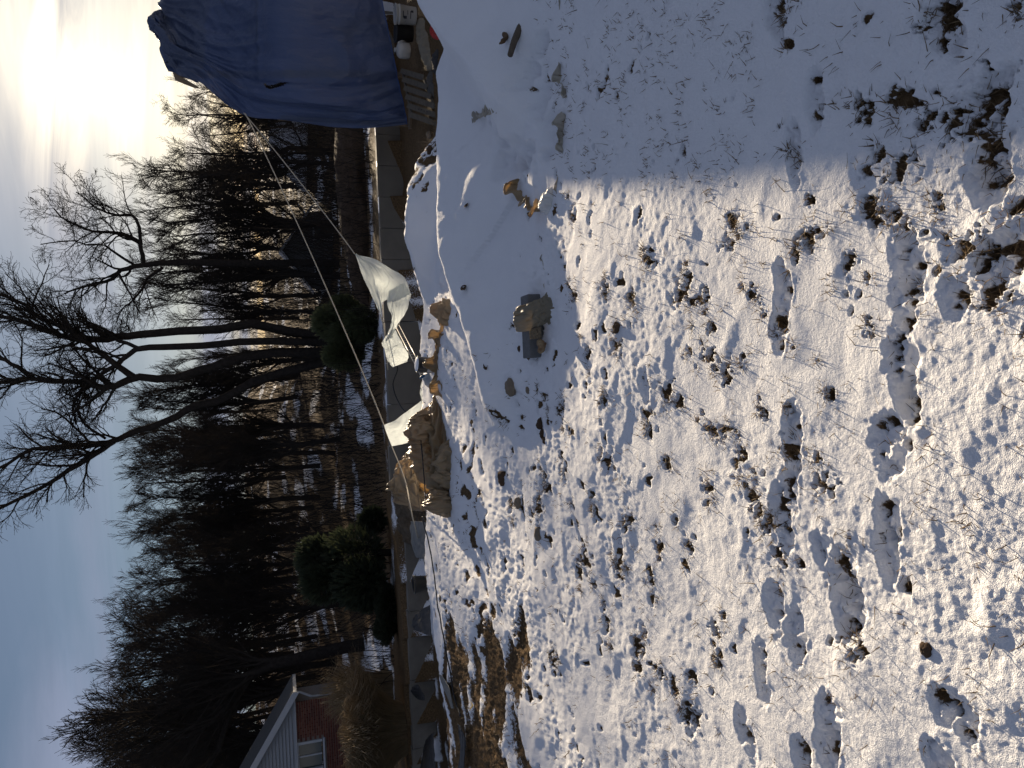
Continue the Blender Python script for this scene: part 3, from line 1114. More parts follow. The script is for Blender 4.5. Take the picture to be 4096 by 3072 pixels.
# a lighter tree right of it with crooked curling limbs
T = Tree(8, .007)
D0 = 33.0
bz = at(1350, 1050, D0)
bz[2] = H0(bz[0], bz[1]) - .1
T.stem([bz] + Q([(1500, 465, 0), (1300, 460, 0), (1060, 480, 0), (900, 520, .2), (800, 590, .3), (600, 640, .4), (480, 700, .5)], D0), .17, .03, 20, 1.25, 16, 3, (16, 9, 6), .02, .8, .2, .5)
T.stem(Q([(1060, 470, 0), (1050, 400, -.2), (1030, 320, -.3), (980, 280, -.4), (870, 240, -.5), (700, 240, -.5), (600, 200, -.4), (460, 130, -.3), (400, 60, -.2)], D0), .10, .025, 18, 1.2, 15, 3, (15, 9, 6), .03, .8, .2, .25)
T.stem(Q([(1040, 330, -.3), (1000, 130, -.8), (850, 110, -.9), (720, 60, -1.0), (560, -60, -1.0)], D0), .075, .02, 14, 1.1, 10, 3, (10, 9, 6), .02, .8, .2, .25)
T.stem(Q([(980, 470, 0), (860, 400, .4), (760, 330, .6), (640, 330, .7), (520, 300, .8), (300, 330, .8)], D0), .06, .02, 14, 1.1, 12, 3, (12, 9, 6), .03, .8, .2, .25)
T.stem(Q([(1200, 500, 0), (1080, 580, .5), (1050, 650, .6), (960, 760, .7), (900, 800, .8), (860, 900, .8)], D0), .07, .02, 12, 1.1, 12, 3, (12, 9, 6), .02, .8, .22, .25)
T.build('crooked_tree', (0, 0, 0), BARK, TWIG, 'bare tree with curling crooked limbs against the pale sky, right of the tallest tree')

# kinds of trees in the wood, built about the origin, 10 m tall
PROTO = []
for i, (seed, sp, up, c0, hh) in enumerate([(21, .42, .06, 26, 10), (22, .50, .06, 24, 10), (23, .38, .08, 28, 10), (24, .60, .04, 22, 10), (25, .46, .07, 26, 10), (26, .8, .03, 20, 10)]):
    T = Tree(seed, .0085)
    rng = T.rng
    top = np.array([rng.normal(0, .5), rng.normal(0, .5), hh * .82])
    T.stem([(0, 0, -.3), (rng.normal(0, .12), rng.normal(0, .12), hh * .25), top * .55 + rng.normal(0, .15, 3) * [1, 1, 0], top], .16, .03, 16, 1.5, int(c0 * 1.15), 3, (c0, 11, 7), up, sp, .13, .22)
    if i in (1, 3, 5):
        T.stem([(0, 0, .9), (.5 * (-1) ** i, .3, hh * .3), (1.3 * (-1) ** i, .5, hh * .7)], .10, .025, 12, 1.45, c0 // 2, 3, (c0 // 2, 10, 7), up, sp, .13, .3)
    PROTO.append(T)

TOPY = [0, 300, 450, 620, 900, 1150, 1350, 1550, 2050, 2230, 2330, 2500, 2650, 2800, 2950, 3100, 3400]
TOPV = [760, 720, 600, 470, 450, 480, 560, 530, 520, 570, 520, 470, 450, 380, 340, 330, 330]
rng = np.random.default_rng(11)
GRP = 'bare trees of the wood behind the wall'
WOODLABEL = ['slender bare', 'forked bare', 'narrow upright bare', 'broad forked bare', 'fine-twigged bare', 'wide-branched bare']
ROWS = ['in front', 'in the second row', 'deep in the wood', 'well back in the wood', 'far back in the wood']


def wood_label(k, row, y):
    return '%s tree %s %s' % (WOODLABEL[k], ROWS[row], where(y))


protos = [t.build('wood_tree', (0, 0, 0), BARK, TWIG, WOODLABEL[i] + ' tree in the wood', GRP) for i, t in enumerate(PROTO)]
used = [False] * 6
spots = []
for row, (D, cnt) in enumerate([(31, 13), (38, 18), (46, 20), (56, 19), (70, 18)]):
    for i in range(cnt):
        y = -250 + (3072 + 550) * (i + rng.uniform(.15, .85)) / cnt
        spots.append((y, D * rng.uniform(.93, 1.07), row))
for i in range(12):                        # the wood closes up left of the tallest tree
    spots.append((1400 + 1700 * (i + rng.uniform(.1, .9)) / 12, rng.uniform(36, 60), 2))
for (y, D, row) in spots:
    if row == 0 and 950 < y < 1700 and rng.random() < .6:
        continue
    if 380 < y < 1450 and rng.random() < .3:
        continue
    if D < 33 and y > 2730:
        continue
    tv = np.interp(y, TOPY, TOPV) + (rng.uniform(30, 130) if 380 < y < 1450 else rng.uniform(-70, 40)) + (70 if row == 0 else 0)
    p = at(tv, y, D)
    p2 = at(tv + 500, y, D)
    x = p2[0]
    z0 = float(H0(x, D))
    hgt = p[2] - z0
    if y < 950:
        k = rng.choice([3, 5, 5, 1])
    else:
        k = rng.integers(0, 5)
    k = int(k)
    s = hgt / 9.6
    a = rng.uniform(0, 6.28)
    if not used[k]:
        e = protos[k]
        used[k] = True
        e.location = (x, D, z0)
        e.rotation_euler = (0, 0, a)
        e.scale = (s, s, s)
        e['label'] = wood_label(k, row, y)
    else:
        copy_tree(protos[k], (x, D, z0), a, s * rng.uniform(.85, 1.1), wood_label(k, row, y), GRP, sz=s)
for k in range(6):
    if not used[k]:
        protos[k].location = (4 + 3 * k, 60, float(H0(4 + 3 * k, 60)))

# large broad tree by the house
T = Tree(41, .008)
D0 = 27.0
bz = at(1350, 2590, D0)
bz[2] = float(H0(bz[0], bz[1])) - .1
T.stem([bz, at(1150, 2640, D0), at(960, 2720, D0), at(800, 2800, D0), at(600, 2850, D0), at(420, 2870, D0)], .24, .04, 18, 1.5, 30, 3, (26, 9, 6), .06, .5, .12, .25)
T.stem([at(1150, 2640, D0), at(1000, 2640, D0), at(800, 2600, D0 + .5), at(600, 2560, D0 + .6)], .12, .03, 12, 1.35, 22, 3, (18, 9, 6), .06, .5, .12, .2)
T.stem([at(1000, 2700, D0), at(880, 2860, D0 - .5), at(700, 2960, D0 - .6), at(450, 3000, D0 - .6)], .13, .03, 12, 1.35, 22, 3, (18, 9, 6), .06, .5, .12, .2)
T.stem([at(950, 2730, D0), at(850, 3050, D0 + .8), at(650, 3200, D0 + .8), at(420, 3250, D0 + .8)], .12, .03, 12, 1.35, 22, 3, (18, 9, 6), .06, .5, .12, .25)
T.build('broad_tree', (0, 0, 0), BARK, TWIG, 'broad bare tree with upswept branches rising behind the brick house')


# brush under the trees: thin stems nobody could count
def build_brush():
    rng = np.random.default_rng(77)
    n = 5200
    D = 17.5 + 55 * rng.random(n) ** 1.5
    x = rng.uniform(-.62, .62, n) * D
    k = ~((x < -7.5) & (D < 30))
    D, x = D[k], x[k]
    n = len(D)
    z = H0(x, D) - .1
    L = rng.uniform(.8, 3.4, n) * (.55 + D / 45) * np.where(D < 22, .45, 1)
    d = np.stack([rng.normal(0, .28, n), rng.normal(0, .2, n), np.ones(n)], -1)
    P = [np.stack([x, D, z], -1)]
    for s in range(4):
        d = d + rng.normal(0, .16, (n, 3))
        d /= np.linalg.norm(d, axis=1)[:, None]
        P.append(P[-1] + d * (L / 4)[:, None])
    P = np.stack(P, 1)
    r = ((.0035 + .00032 * D) * rng.uniform(.6, 1.7, n))[:, None] * np.linspace(1, .35, 5)[None]
    ang = np.arange(3) * 2 * math.pi / 3
    ring = np.stack([np.cos(ang), np.sin(ang), np.zeros(3)], -1)
    Vs = [(P[:, :, None] + ring[None, None] * r[:, :, None, None]).reshape(-1, 3)]
    Fs = [(np.arange(n)[:, None, None] * 15 + grid_faces(5, 3, wrap=True)[None]).reshape(-1, 4)]
    n0 = n * 15
    ar = np.arange(n)
    for q in range(3):
        j = rng.integers(1, 4, n)
        dd = d + rng.normal(0, .7, (n, 3))
        dd /= np.linalg.norm(dd, axis=1)[:, None]
        b = P[ar, j]
        PP = np.stack([b, b + dd * (L * .2)[:, None], b + dd * (L * .38)[:, None] + np.stack([0 * L, 0 * L, L * .05], -1)], 1)
        rr = r[ar, j][:, None] * np.array([.6, .45, .3])[None]
        Vs.append((PP[:, :, None] + ring[None, None] * rr[:, :, None, None]).reshape(-1, 3))
        Fs.append((np.arange(n)[:, None, None] * 9 + grid_faces(3, 3, wrap=True)[None]).reshape(-1, 4) + n0)
        n0 += n * 9
    me = mesh_np('undergrowth', np.concatenate(Vs), np.concatenate(Fs))
    o = link('undergrowth', me, TWIG)
    tag(o, 'tangle of thin dark saplings and brush on the wood floor', 'undergrowth', kind='stuff')


build_brush()


# evergreens: many small sprays spread through an uneven crown
def evergreen(name, c, rx, ry, rz, seed, nspray, col, col2, label, lobes=9, leaf=.07, trunk=True):
    rng = np.random.default_rng(seed)
    e = empty(name, (c[0], c[1], c[2]))
    L = []
    for i in range(lobes):
        a = rng.uniform(0, 6.28)
        h = rng.uniform(.12, .95)
        rr = math.sqrt(max(0, 1 - (h * 1.02 - .35) ** 2 / .55)) * rng.uniform(.35, .8)
        L.append((math.cos(a) * rr * rx * .95, math.sin(a) * rr * ry * .95, h * rz * .86, rng.uniform(.18, .42)))
    L.append((0, 0, rz * .42, .52))
    L = np.array(L)
    k = rng.integers(0, len(L), nspray)
    d = rng.normal(0, 1, (nspray, 3))
    d /= np.linalg.norm(d, axis=1)[:, None]
    rad = rng.uniform(.45, 1.06, nspray) ** .5
    P = L[k, :3] + d * (L[k, 3] * rad)[:, None] * np.array([rx, ry, rz * .6])
    P[:, 2] = np.maximum(P[:, 2], 0.02)
    P += np.array(c)
    nrm = d + np.array([0, 0, .5])
    nrm /= np.linalg.norm(nrm, axis=1)[:, None]
    t = np.cross(nrm, rng.normal(0, 1, (nspray, 3)))
    t /= np.linalg.norm(t, axis=1)[:, None]
    b = np.cross(nrm, t)
    s = leaf * rng.uniform(.6, 1.5, nspray)[:, None]
    tip = nrm * s * 1.3
    V = np.stack([P + t * s * .35, P + b * s * .35 + tip * .3, P + tip + t * s * .2, P - t * s * .35 + tip * .4, P - b * s * .35, P + tip * 1.2 - t * s * .1], 1)
    F = np.array([(0, 1, 2), (3, 4, 5)])
    FF = (np.arange(nspray)[:, None, None] * 6 + F[None]).reshape(-1, 3)
    me = mesh_np('crown', V.reshape(-1, 3), FF, smooth=False)
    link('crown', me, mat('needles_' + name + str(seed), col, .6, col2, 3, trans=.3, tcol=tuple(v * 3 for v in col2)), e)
    if trunk:
        mb = MB()
        mb.tube([np.array(c) + [0, 0, -.1], np.array(c) + [.03, 0, rz * .3], np.array(c) + [0, .02, rz * .8]], [.09, .07, .02], 7)
        for i in range(10):
            q = L[i % len(L), :3] + np.array(c)
            mb.tube([np.array(c) + [0, 0, rz * (.1 + .05 * i)], q], [.03, .01], 4)
        mb.build('trunk', BARK, e, True)
    tag(e, label, 'evergreen')
    return e


def ground_pt(x, y, D):
    p = at(x, y, D)
    p[2] = float(H0(p[0], p[1]))
    return p


p = ground_pt(1500, 1320, 19.0)
zt = at(1225, 1320, 19.0)[2]
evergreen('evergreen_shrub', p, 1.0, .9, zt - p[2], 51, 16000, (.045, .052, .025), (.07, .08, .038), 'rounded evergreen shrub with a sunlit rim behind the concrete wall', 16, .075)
p = ground_pt(1560, 2210, 17.0)
zt = at(1180, 2190, 17.0)[2]
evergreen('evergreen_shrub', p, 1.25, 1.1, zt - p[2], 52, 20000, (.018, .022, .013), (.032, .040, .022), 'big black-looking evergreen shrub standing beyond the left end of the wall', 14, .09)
p = ground_pt(1600, 2450, 16.2)
zt = at(1500, 2450, 16.2)[2]
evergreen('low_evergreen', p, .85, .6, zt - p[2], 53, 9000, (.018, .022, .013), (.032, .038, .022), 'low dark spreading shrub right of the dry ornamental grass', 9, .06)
# ------------------------------------------------------------------ concrete foundation wall round the pit
CONC = mat('concrete_wall', (.115, .107, .092), .85, (.170, .158, .138), 2.2, 7, bump=.35, bscale=18, bdist=.01, spec=.2, contrast=.3)
CONC2 = mat('concrete_stained', (.120, .108, .090), .88, (.205, .185, .155), 3.0, 7, bump=.5, bscale=14, bdist=.015, spec=.2, contrast=.3)
SNOWM = mat('snow_cap', (.80, .81, .84), .5, (.86, .87, .89), 4, bump=.5, bscale=30, bdist=.02)


def panel_wall(name, x0, x1, zt0, zt1, zb, step, mt, label, y=YW, cap=True):
    """a run of cast panels with recessed joints; top edge from zt0 (at x0) to zt1"""
    e = empty(name, ((x0 + x1) / 2, y + .1, zb))
    n = max(1, round(abs(x1 - x0) / step))
    rng = np.random.default_rng(int(abs(x0) * 100) + 7)
    for i in range(n):
        a = x0 + (x1 - x0) * i / n + .004
        b = x0 + (x1 - x0) * (i + 1) / n - .004
        za = zt0 + (zt1 - zt0) * (i + .5) / n + rng.normal(0, .004)
        j = rng.normal(0, .003)
        mb = MB()
        mb.box(((a + b) / 2, y + .11 + j, (za + zb) / 2), (b - a, .20, za - zb))
        o = mb.build('panel', mt, e)
        bevel(o, .006, 2)
    MB().box(((x0 + x1) / 2, y + .125, (min(zt0, zt1) + zb) / 2 - .03), (x1 - x0 - .02, .17, min(zt0, zt1) - zb - .06)).build('core', mt, e)
    tag(e, label, 'wall')
    return e


def snow_cap(name, parent, P, w, h, seed):
    P = catmull(np.asarray(P, float), 70, 0)
    rng = np.random.default_rng(seed)
    a = np.linspace(0, math.pi, 9)
    t = np.linspace(0, 30, 70)
    k = np.clip(.75 + .7 * vnoise(t * .55, t * 0 + seed, seed), .03, 2)
    G = P[:, None, :] + np.stack([np.zeros((70, 9)), -np.cos(a)[None] * w * (.8 + .2 * k[:, None]), np.sin(a)[None] * h * k[:, None]], -1)
    me = mesh_np(name, G.reshape(-1, 3), grid_faces(70, 9))
    return link(name, me, SNOWM, parent)


w1 = panel_wall('foundation_wall', 1.35, 7.6, -.50, -.50, -1.7, .61, CONC, 'long grey concrete foundation wall in panels, running behind the blue tarp')
snow_cap('snow_rim', w1, [(1.4, YW + .1, -.515), (3, YW + .1, -.515), (5, YW + .1, -.515), (7.5, YW + .1, -.515)], .085, .016, 3)
w2 = panel_wall('foundation_wall', -1.95, 1.345, -.475, -.52, -1.8, .82, CONC, 'middle stretch of grey concrete foundation wall behind the white plastic sheets', YW - .03)
snow_cap('snow_rim', w2, [(-1.9, YW + .07, -.50), (0, YW + .07, -.525), (1.3, YW + .07, -.535)], .08, .018, 5)
w3 = panel_wall('retaining_wall', -8.6, -3.1, -.66, -.74, -1.7, 1.4, CONC2, 'stained low concrete wall at the left, below the dry ornamental grass', YW + .02)
snow_cap('snow_rim', w3, [(-8.5, YW + .12, -.68), (-6, YW + .12, -.72), (-3.2, YW + .12, -.77)], .08, .012, 8)

# rough bank of soil and rubble between the two walls
SOIL = mat('rubble_soil', (.060, .045, .030), .92, (.150, .118, .085), 9, 8, bump=.9, bscale=16, bdist=.05, spec=.1)
o = bundle('soil_bank', [at(1650, 1810, 14.3), at(1652, 1900, 14.3), at(1655, 2020, 14.2), at(1660, 2140, 14.2), at(1680, 2220, 14.2)], [.2, .4, .5, .45, .2], [.25, .42, .50, .40, .12], SOIL, n=110, m=60, seed=12, amp=.22, fs=(8, 6), sink=.15)
tag(o, 'rough bank of pale soil between the grey wall and the black evergreen', 'soil bank')

# ------------------------------------------------------------------ brick house at the left
HY = 24.0
x_c, z_e, z_g = -9.72, 1.52, -1.15
hs = empty('brick_house', (-14.0, HY, z_g))
BRICKS = [mat('brick_%d' % i, c, .88, c2, 30, bump=.3, bscale=80, bdist=.004, spec=.15) for i, (c, c2) in enumerate(
    [((.115, .043, .030), (.15, .058, .040)), ((.098, .038, .028), (.13, .05, .036)), ((.135, .055, .038), (.16, .07, .05)), ((.080, .033, .026), (.11, .045, .034))])]
MORTAR = mat('mortar', (.17, .145, .125), .9, (.22, .19, .165), 20)
SIDING = mat('white_siding', (.25, .26, .28), .5, (.28, .29, .31), 1.5, spec=.3)
TRIM = mat('white_trim', (.34, .35, .37), .4, (.38, .39, .41), 3)
GLASS = mat('dark_glass', (.035, .050, .050), .08, (.05, .07, .07), 2, spec=.6)
# wall core (mortar) with a window opening, gable end facing the camera
wx0, wx1, wz0, wz1 = -11.95, -11.02, .66, 1.47           # window opening
mb = MB()
mb.box(((-18.5 + wx0) / 2, HY + .15, (z_e + z_g) / 2), (wx0 + 18.5, .28, z_e - z_g))
mb.box(((x_c + wx1) / 2 - .003, HY + .15, (z_e + z_g) / 2), (x_c - wx1 - .006, .28, z_e - z_g))
mb.box(((wx0 + wx1) / 2, HY + .15, (wz0 + z_g) / 2), (wx1 - wx0, .28, wz0 - z_g))
mb.box(((wx0 + wx1) / 2, HY + .15, (wz1 + z_e) / 2), (wx1 - wx0, .28, z_e - wz1))
mb.box((x_c - .145, HY + .72, (z_e + z_g) / 2), (.28, .85, z_e - z_g))
wall = mb.build('wall', MORTAR, hs)
bw, bh, jt = .200, .060, .012
me_b = {}
for i, mt in enumerate(BRICKS):
    t = MB().box((0, 0, 0), (bw, .05, bh))
    V = np.concatenate(t.V)
    me = bpy.data.meshes.new('brick')
    me.from_pydata(V.tolist(), [], t.F)
    me.materials.append(mt)
    me_b[i] = me
me_h = bpy.data.meshes.new('brick_half')
t = MB().box((0, 0, 0), (.095, .05, bh))
me_h.from_pydata(np.concatenate(t.V).tolist(), [], t.F)
me_h.materials.append(BRICKS[1])
rng = np.random.default_rng(4)
cnt = 0
rest = MB()
row = 0
z = z_e - .012 - bh / 2
placed = []
while z > z_g:
    x = x_c - bw / 2 + (0 if row % 2 == 0 else -(bw + jt) / 2 + .0)
    if row % 2:
        placed.append((x_c - .0475, z, True))
        x = x_c - .095 - jt - bw / 2
    while x > -18.3:
        if not (x + bw / 2 > wx0 - .02 and x - bw / 2 < wx1 + .02 and z + bh / 2 > wz0 - .05 and z - bh / 2 < wz1 + .02):
            placed.append((x, z, False))
        x -= bw + jt
    z -= bh + jt
    row += 1
for (x, z, half) in placed:
    yy = HY + .010 + rng.normal(0, .0018)
    if x > -12.3 and z > .05 and cnt < 296:
        o = bpy.data.objects.new('brick', me_h if half else me_b[int(rng.integers(0, 4))])
        COL.objects.link(o)
        o.location = (x, yy - .014, z)
        o.parent = wall
        o.matrix_parent_inverse = Matrix.Identity(4)
        cnt += 1
    else:
        rest.box((x, yy - .014, z), (.095 if half else bw, .05, bh))
o = rest.build('brickwork', BRICKS[0], wall)
o['kind'] = 'stuff'
# gable of lapped siding boards above the brick
RISE = math.tan(RAD(33.0))
gx0, gx1 = -18.6, x_c + .42
ridge_x = (gx0 + gx1) / 2
nb = 34
ex = .105
for i in range(nb):
    za, zb = z_e - .03 + i * ex, z_e - .03 + (i + 1) * ex
    xr = gx1 - .10 - (za - z_e + .10) / RISE
    xl = gx0 + .10 + (za - z_e + .10) / RISE
    if xr - xl < .3:
        break
    xr2, xl2 = xr - ex / RISE, xl + ex / RISE
    mb = MB()
    y0, y1 = HY - .105, HY - .058
    mb.add([(xl, y0, za), (xr, y0, za), (xr2, y1, zb), (xl2, y1, zb), (xl, HY + .02, za), (xr, HY + .02, za), (xr2, HY + .02, zb), (xl2, HY + .02, zb)],
           [(0, 1, 2, 3), (5, 4, 7, 6), (1, 5, 6, 2), (4, 0, 3, 7), (4, 5, 1, 0), (3, 2, 6, 7)])
    mb.build('siding_board', SIDING, hs)
# roof slabs with white rake boards
ROOF = mat('shingle_roof', (.06, .058, .056), .9, (.09, .088, .085), 20, bump=.4, bscale=40)
za = z_e - .10
ztop = za + (gx1 - ridge_x) * RISE
for s in (1, -1):
    x0 = gx1 if s > 0 else gx0
    mb = MB()
    mb.add([(x0, HY - .33, za), (ridge_x, HY - .33, ztop), (ridge_x, HY + 1.2, ztop), (x0, HY + 1.2, za),
            (x0, HY - .33, za + .10), (ridge_x, HY - .33, ztop + .10), (ridge_x, HY + 1.2, ztop + .10), (x0, HY + 1.2, za + .10)],
           [(3, 2, 1, 0), (4, 5, 6, 7), (0, 1, 5, 4), (2, 3, 7, 6), (1, 2, 6, 5), (3, 0, 4, 7)])
    rf = mb.build('roof', ROOF, hs)
    mb = MB()
    mb.add([(x0 + .02 * s, HY - .36, za - .09), (ridge_x, HY - .36, ztop - .09), (ridge_x, HY - .36, ztop + .115), (x0 + .02 * s, HY - .36, za + .115),
            (x0 + .02 * s, HY - .332, za - .09), (ridge_x, HY - .332, ztop - .09), (ridge_x, HY - .332, ztop + .115), (x0 + .02 * s, HY - .332, za + .115)],
           [(0, 1, 2, 3), (7, 6, 5, 4), (0, 4, 5, 1), (2, 6, 7, 3), (1, 5, 6, 2), (0, 3, 7, 4)])
    mb.build('rake_board', TRIM, rf)
mb = MB().box(((gx0 + x_c) / 2, HY - .05, z_e - .045), (x_c - gx0 + .2, .10, .03))
mb.build('frieze_board', TRIM, hs)
# gutter and downspout at the corner
gt = MB().box((gx1 - .02, HY + .42, z_e - .06), (.12, 1.5, .10)).build('gutter', TRIM, hs)
ds = MB()
ds.tube([(gx1 - .04, HY - .14, z_e - .10), (gx1 - .10, HY - .06, z_e - .22), (x_c + .12, HY - .02, z_e - .55), (x_c + .05, HY + .12, z_e - .70), (x_c + .05, HY + .14, z_g + .1)], .035, 8)
ds.build('downspout', TRIM, gt, True)
# window
wf = MB()
fw = .085
yy = HY - .03
wf.box(((wx0 + wx1) / 2, yy + .05, wz1 - .02), (wx1 - wx0 + .06, .12, fw * .8))
wf.box(((wx0 + wx1) / 2, yy + .04, wz0 - .01), (wx1 - wx0 + .12, .16, fw * .7))
wf.box((wx0 + .02, yy + .05, (wz0 + wz1) / 2), (fw, .118, wz1 - wz0 - fw * .8))
wf.box((wx1 - .02, yy + .05, (wz0 + wz1) / 2), (fw, .118, wz1 - wz0 - fw * .8))
win = wf.build('window', TRIM, hs)
bevel(win, .008, 2)
MB().box(((wx0 + wx1) / 2, yy + .085, (wz0 + wz1) / 2), (.045, .05, wz1 - wz0 - .1)).build('mullion', TRIM, win)
for s in (-1, 1):
    cx = (wx0 + wx1) / 2 + s * (wx1 - wx0) / 4
    MB().box((cx, yy + .10, (wz0 + wz1) / 2), ((wx1 - wx0) / 2 - .075, .012, wz1 - wz0 - .12)).build('pane', GLASS, win)
tag(hs, 'red brick house with white lap-sided gable and one white-framed window', 'house')

# ------------------------------------------------------------------ far houses glimpsed through the trees
def far_house(c, w, d, hgt, rz, wallc, label, seed, snow=True):
    e = empty('far_house', c, rz)
    R = np.array([[math.cos(rz), -math.sin(rz), 0], [math.sin(rz), math.cos(rz), 0], [0, 0, 1]])
    c = np.array(c)

    def part(name, mt, boxes, parent=e):
        mb = MB()
        for (q, s) in boxes:
            mb.box(c + R @ np.array(q, float), s, R)
        return mb.build(name, mt, parent)
    W = mat('far_wall_%d' % seed, wallc, .85, tuple(v * 1.2 for v in wallc), 2)
    rise = w * .36
    part('wall', W, [((0, 0, hgt / 2), (w, d, hgt))])
    g = MB()
    g.add((np.array([(-w / 2, -d / 2, hgt), (w / 2, -d / 2, hgt), (0, -d / 2, hgt + rise), (-w / 2, d / 2, hgt), (w / 2, d / 2, hgt), (0, d / 2, hgt + rise)]) @ R.T + c), [(0, 1, 2), (5, 4, 3), (0, 2, 5, 3), (1, 4, 5, 2)])
    g.build('gable', W, e)
    RF = mat('far_roof_snow', (.45, .46, .49), .7, (.60, .61, .64), 3)
    for s in (-1, 1):
        mb = MB()
        o_ = .35
        P = np.array([(s * (w / 2 + o_), -d / 2 - o_, hgt - o_ * .72 + .06), (0, -d / 2 - o_, hgt + rise + .06), (0, d / 2 + o_, hgt + rise + .06), (s * (w / 2 + o_), d / 2 + o_, hgt - o_ * .72 + .06)])
        Q_ = P + [0, 0, .16]
        mb.add(np.concatenate([P, Q_]) @ R.T + c, [(3, 2, 1, 0), (4, 5, 6, 7), (0, 1, 5, 4), (2, 3, 7, 6), (1, 2, 6, 5), (3, 0, 4, 7)])
        mb.build('roof', RF, e)
    for (wx, wz) in ((-.25, .32), (.25, .32), (-.25, .75), (.25, .75)):
        if wz * hgt + .5 > hgt:
            continue
        f = part('window', TRIM, [((wx * w, -d / 2 - .03, wz * hgt), (1.15, .08, 1.35))])
        part('pane', GLASS, [((wx * w, -d / 2 - .06, wz * hgt), (.95, .06, 1.12))], f)
    tag(e, label, 'house')


p = at(1085, 500, 54)
far_house((p[0] + 1.0, 56, p[2] - 4.6), 6.0, 7, 2.4, .5, (.10, .085, .075), 'far house with a snowy roof half hidden by trees beside the blue tarp', 1)
p = at(1130, 985, 50)
far_house((p[0], 52, p[2] - 4.9), 5.0, 6, 3.1, -.15, (.085, .085, .085), 'far grey gabled house with white windows showing through the trees left of the ropes', 2)

# fallen-leaf bank beyond the right end of the wall
o = bundle('leafy_bank', [(2.4, 21, -1.0), (4.5, 21.5, -1.0), (7, 21.5, -1.0), (10, 21, -1.0)], [.6, 1.2, 1.3, 1.0], [.25, .62, .7, .4], mat('leaf_litter', (.040, .026, .017), .9, (.10, .066, .043), 7, 8, bump=.8, bscale=12, bdist=.06, spec=.1), n=110, m=50, seed=61, amp=.12, fs=(9, 6))
tag(o, 'long low bank of brown fallen leaves beyond the concrete wall at the right', 'bank')

# ------------------------------------------------------------------ dry ornamental grass by the house
def ornamental(name, c, hgt, wid, n, seed, label, col=(.15, .105, .055), col2=(.27, .195, .11)):
    rng = np.random.default_rng(seed)
    e = empty(name, c)
    m = 6
    a = rng.uniform(0, 2 * math.pi, n)
    out = np.sqrt(rng.random(n)) * wid
    b0 = np.stack([np.cos(a) * out * .45, np.sin(a) * out * .45, np.zeros(n)], -1) + np.array(c)
    L = hgt * rng.uniform(.72, 1.12, n)
    t = np.linspace(0, 1, m)
    ox = out[:, None] * (t[None] ** 1.5) * rng.uniform(.6, 1.35, n)[:, None]
    oz = L[:, None] * (np.sin(t[None] * rng.uniform(1.35, 2.0, n)[:, None]) / 1.0)
    P = b0[:, None, :] + np.stack([np.cos(a)[:, None] * ox, np.sin(a)[:, None] * ox, oz * (1 - .28 * (out / wid)[:, None] ** 2)], -1)
    P += rng.normal(0, .012, P.shape) * t[None, :, None]
    w = .0055 * np.linspace(1, .45, m)
    w = np.broadcast_to(w, (n, m)) * rng.uniform(.7, 1.5, n)[:, None]
    # seed plumes on part of the stems
    pl = rng.random(n) < .45
    w = w.copy()
    w[pl, -3] = .006
    w[pl, -2] = .008
    w[pl, -1] = .004
    ang = np.arange(3) * 2 * math.pi / 3
    ring = np.stack([np.cos(ang), np.sin(ang), np.zeros(3)], -1)
    V = P[:, :, None, :] + ring[None, None] * w[:, :, None, None]
    F = grid_faces(m, 3, wrap=True)
    for nm, sel in (('blades', ~pl), ('plumes', pl)):
        Vs = V[sel].reshape(-1, 3)
        FF = (np.arange(sel.sum())[:, None, None] * (m * 3) + F[None]).reshape(-1, 4)
        me = mesh_np(nm, Vs, FF)
        o = link(nm, me, mat('dry_straw_' + nm, col, .8, col2, 4, contrast=.2) if nm == 'blades' else mat('straw_plume', (.19, .14, .08), .8, (.30, .225, .13), 5), e)
        o['kind'] = 'stuff'
    tag(e, label, 'ornamental grass')


p = at(1655, 2905, 15.4)
p[2] = float(H0(p[0], p[1])) - .02
ornamental('ornamental_grass', p, at(1375, 2900, 15.4)[2] - p[2], 1.12, 4800, 5, 'large round clump of dry tan ornamental grass in front of the brick house')
p = at(1600, 2735, 18.5)
p[2] = float(H0(p[0], p[1])) - .02
ornamental('dry_shrub', p, at(1290, 2735, 18.5)[2] - p[2], .7, 900, 6, 'thin dark dry shrub between the brick house and the ornamental grass', (.03, .022, .015), (.06, .045, .03))
# ------------------------------------------------------------------ blue tarpaulin shelter at the right
def tarp_material(name, col, col2, trans, tcol, stretch):
    m = mat(name, col, .38, col2, 1.2, 6, bump=.8, bscale=7, bdist=.05, spec=.5, trans=trans, tcol=tcol, stretch=stretch)
    return m


TARP = tarp_material('blue_tarp', (.048, .068, .130), (.070, .094, .170), .26, (.06, .13, .34), (1, 1, .35))
sh = empty('tarp_shelter', (6.0, 13.2, -1.0))
rowD = None
cols = []
# each column runs from behind the ridge, over the top and down to the hem: (x, y, distance)
c0 = [(760, 300, 16.0), (662, 245, 14.2), (710, 300, 13.8), (800, 335, 13.6), (962, 452, 13.4), (1109, 484, 13.25), (1364, 516, 13.1), (1500, 514, 12.95), (1628, 497, 12.85)]
c1 = [(760, 200, 16.2), (640, 170, 14.5), (690, 215, 14.1), (800, 262, 13.7), (962, 372, 13.35), (1109, 420, 13.05), (1364, 450, 12.85), (1500, 455, 12.8), (1616, 430, 12.75)]
c2 = [(760, 100, 16.3), (615, 95, 14.7), (690, 150, 14.2), (800, 200, 13.8), (960, 290, 13.3), (1106, 320, 12.75), (1360, 345, 12.62), (1490, 345, 12.6), (1596, 330, 12.6)]
c3 = [(770, 20, 16.3), (636, 30, 14.8), (720, 70, 14.3), (830, 110, 13.8), (970, 150, 13.2), (1104, 170, 12.55), (1350, 178, 12.5), (1470, 172, 12.5), (1562, 160, 12.5)]
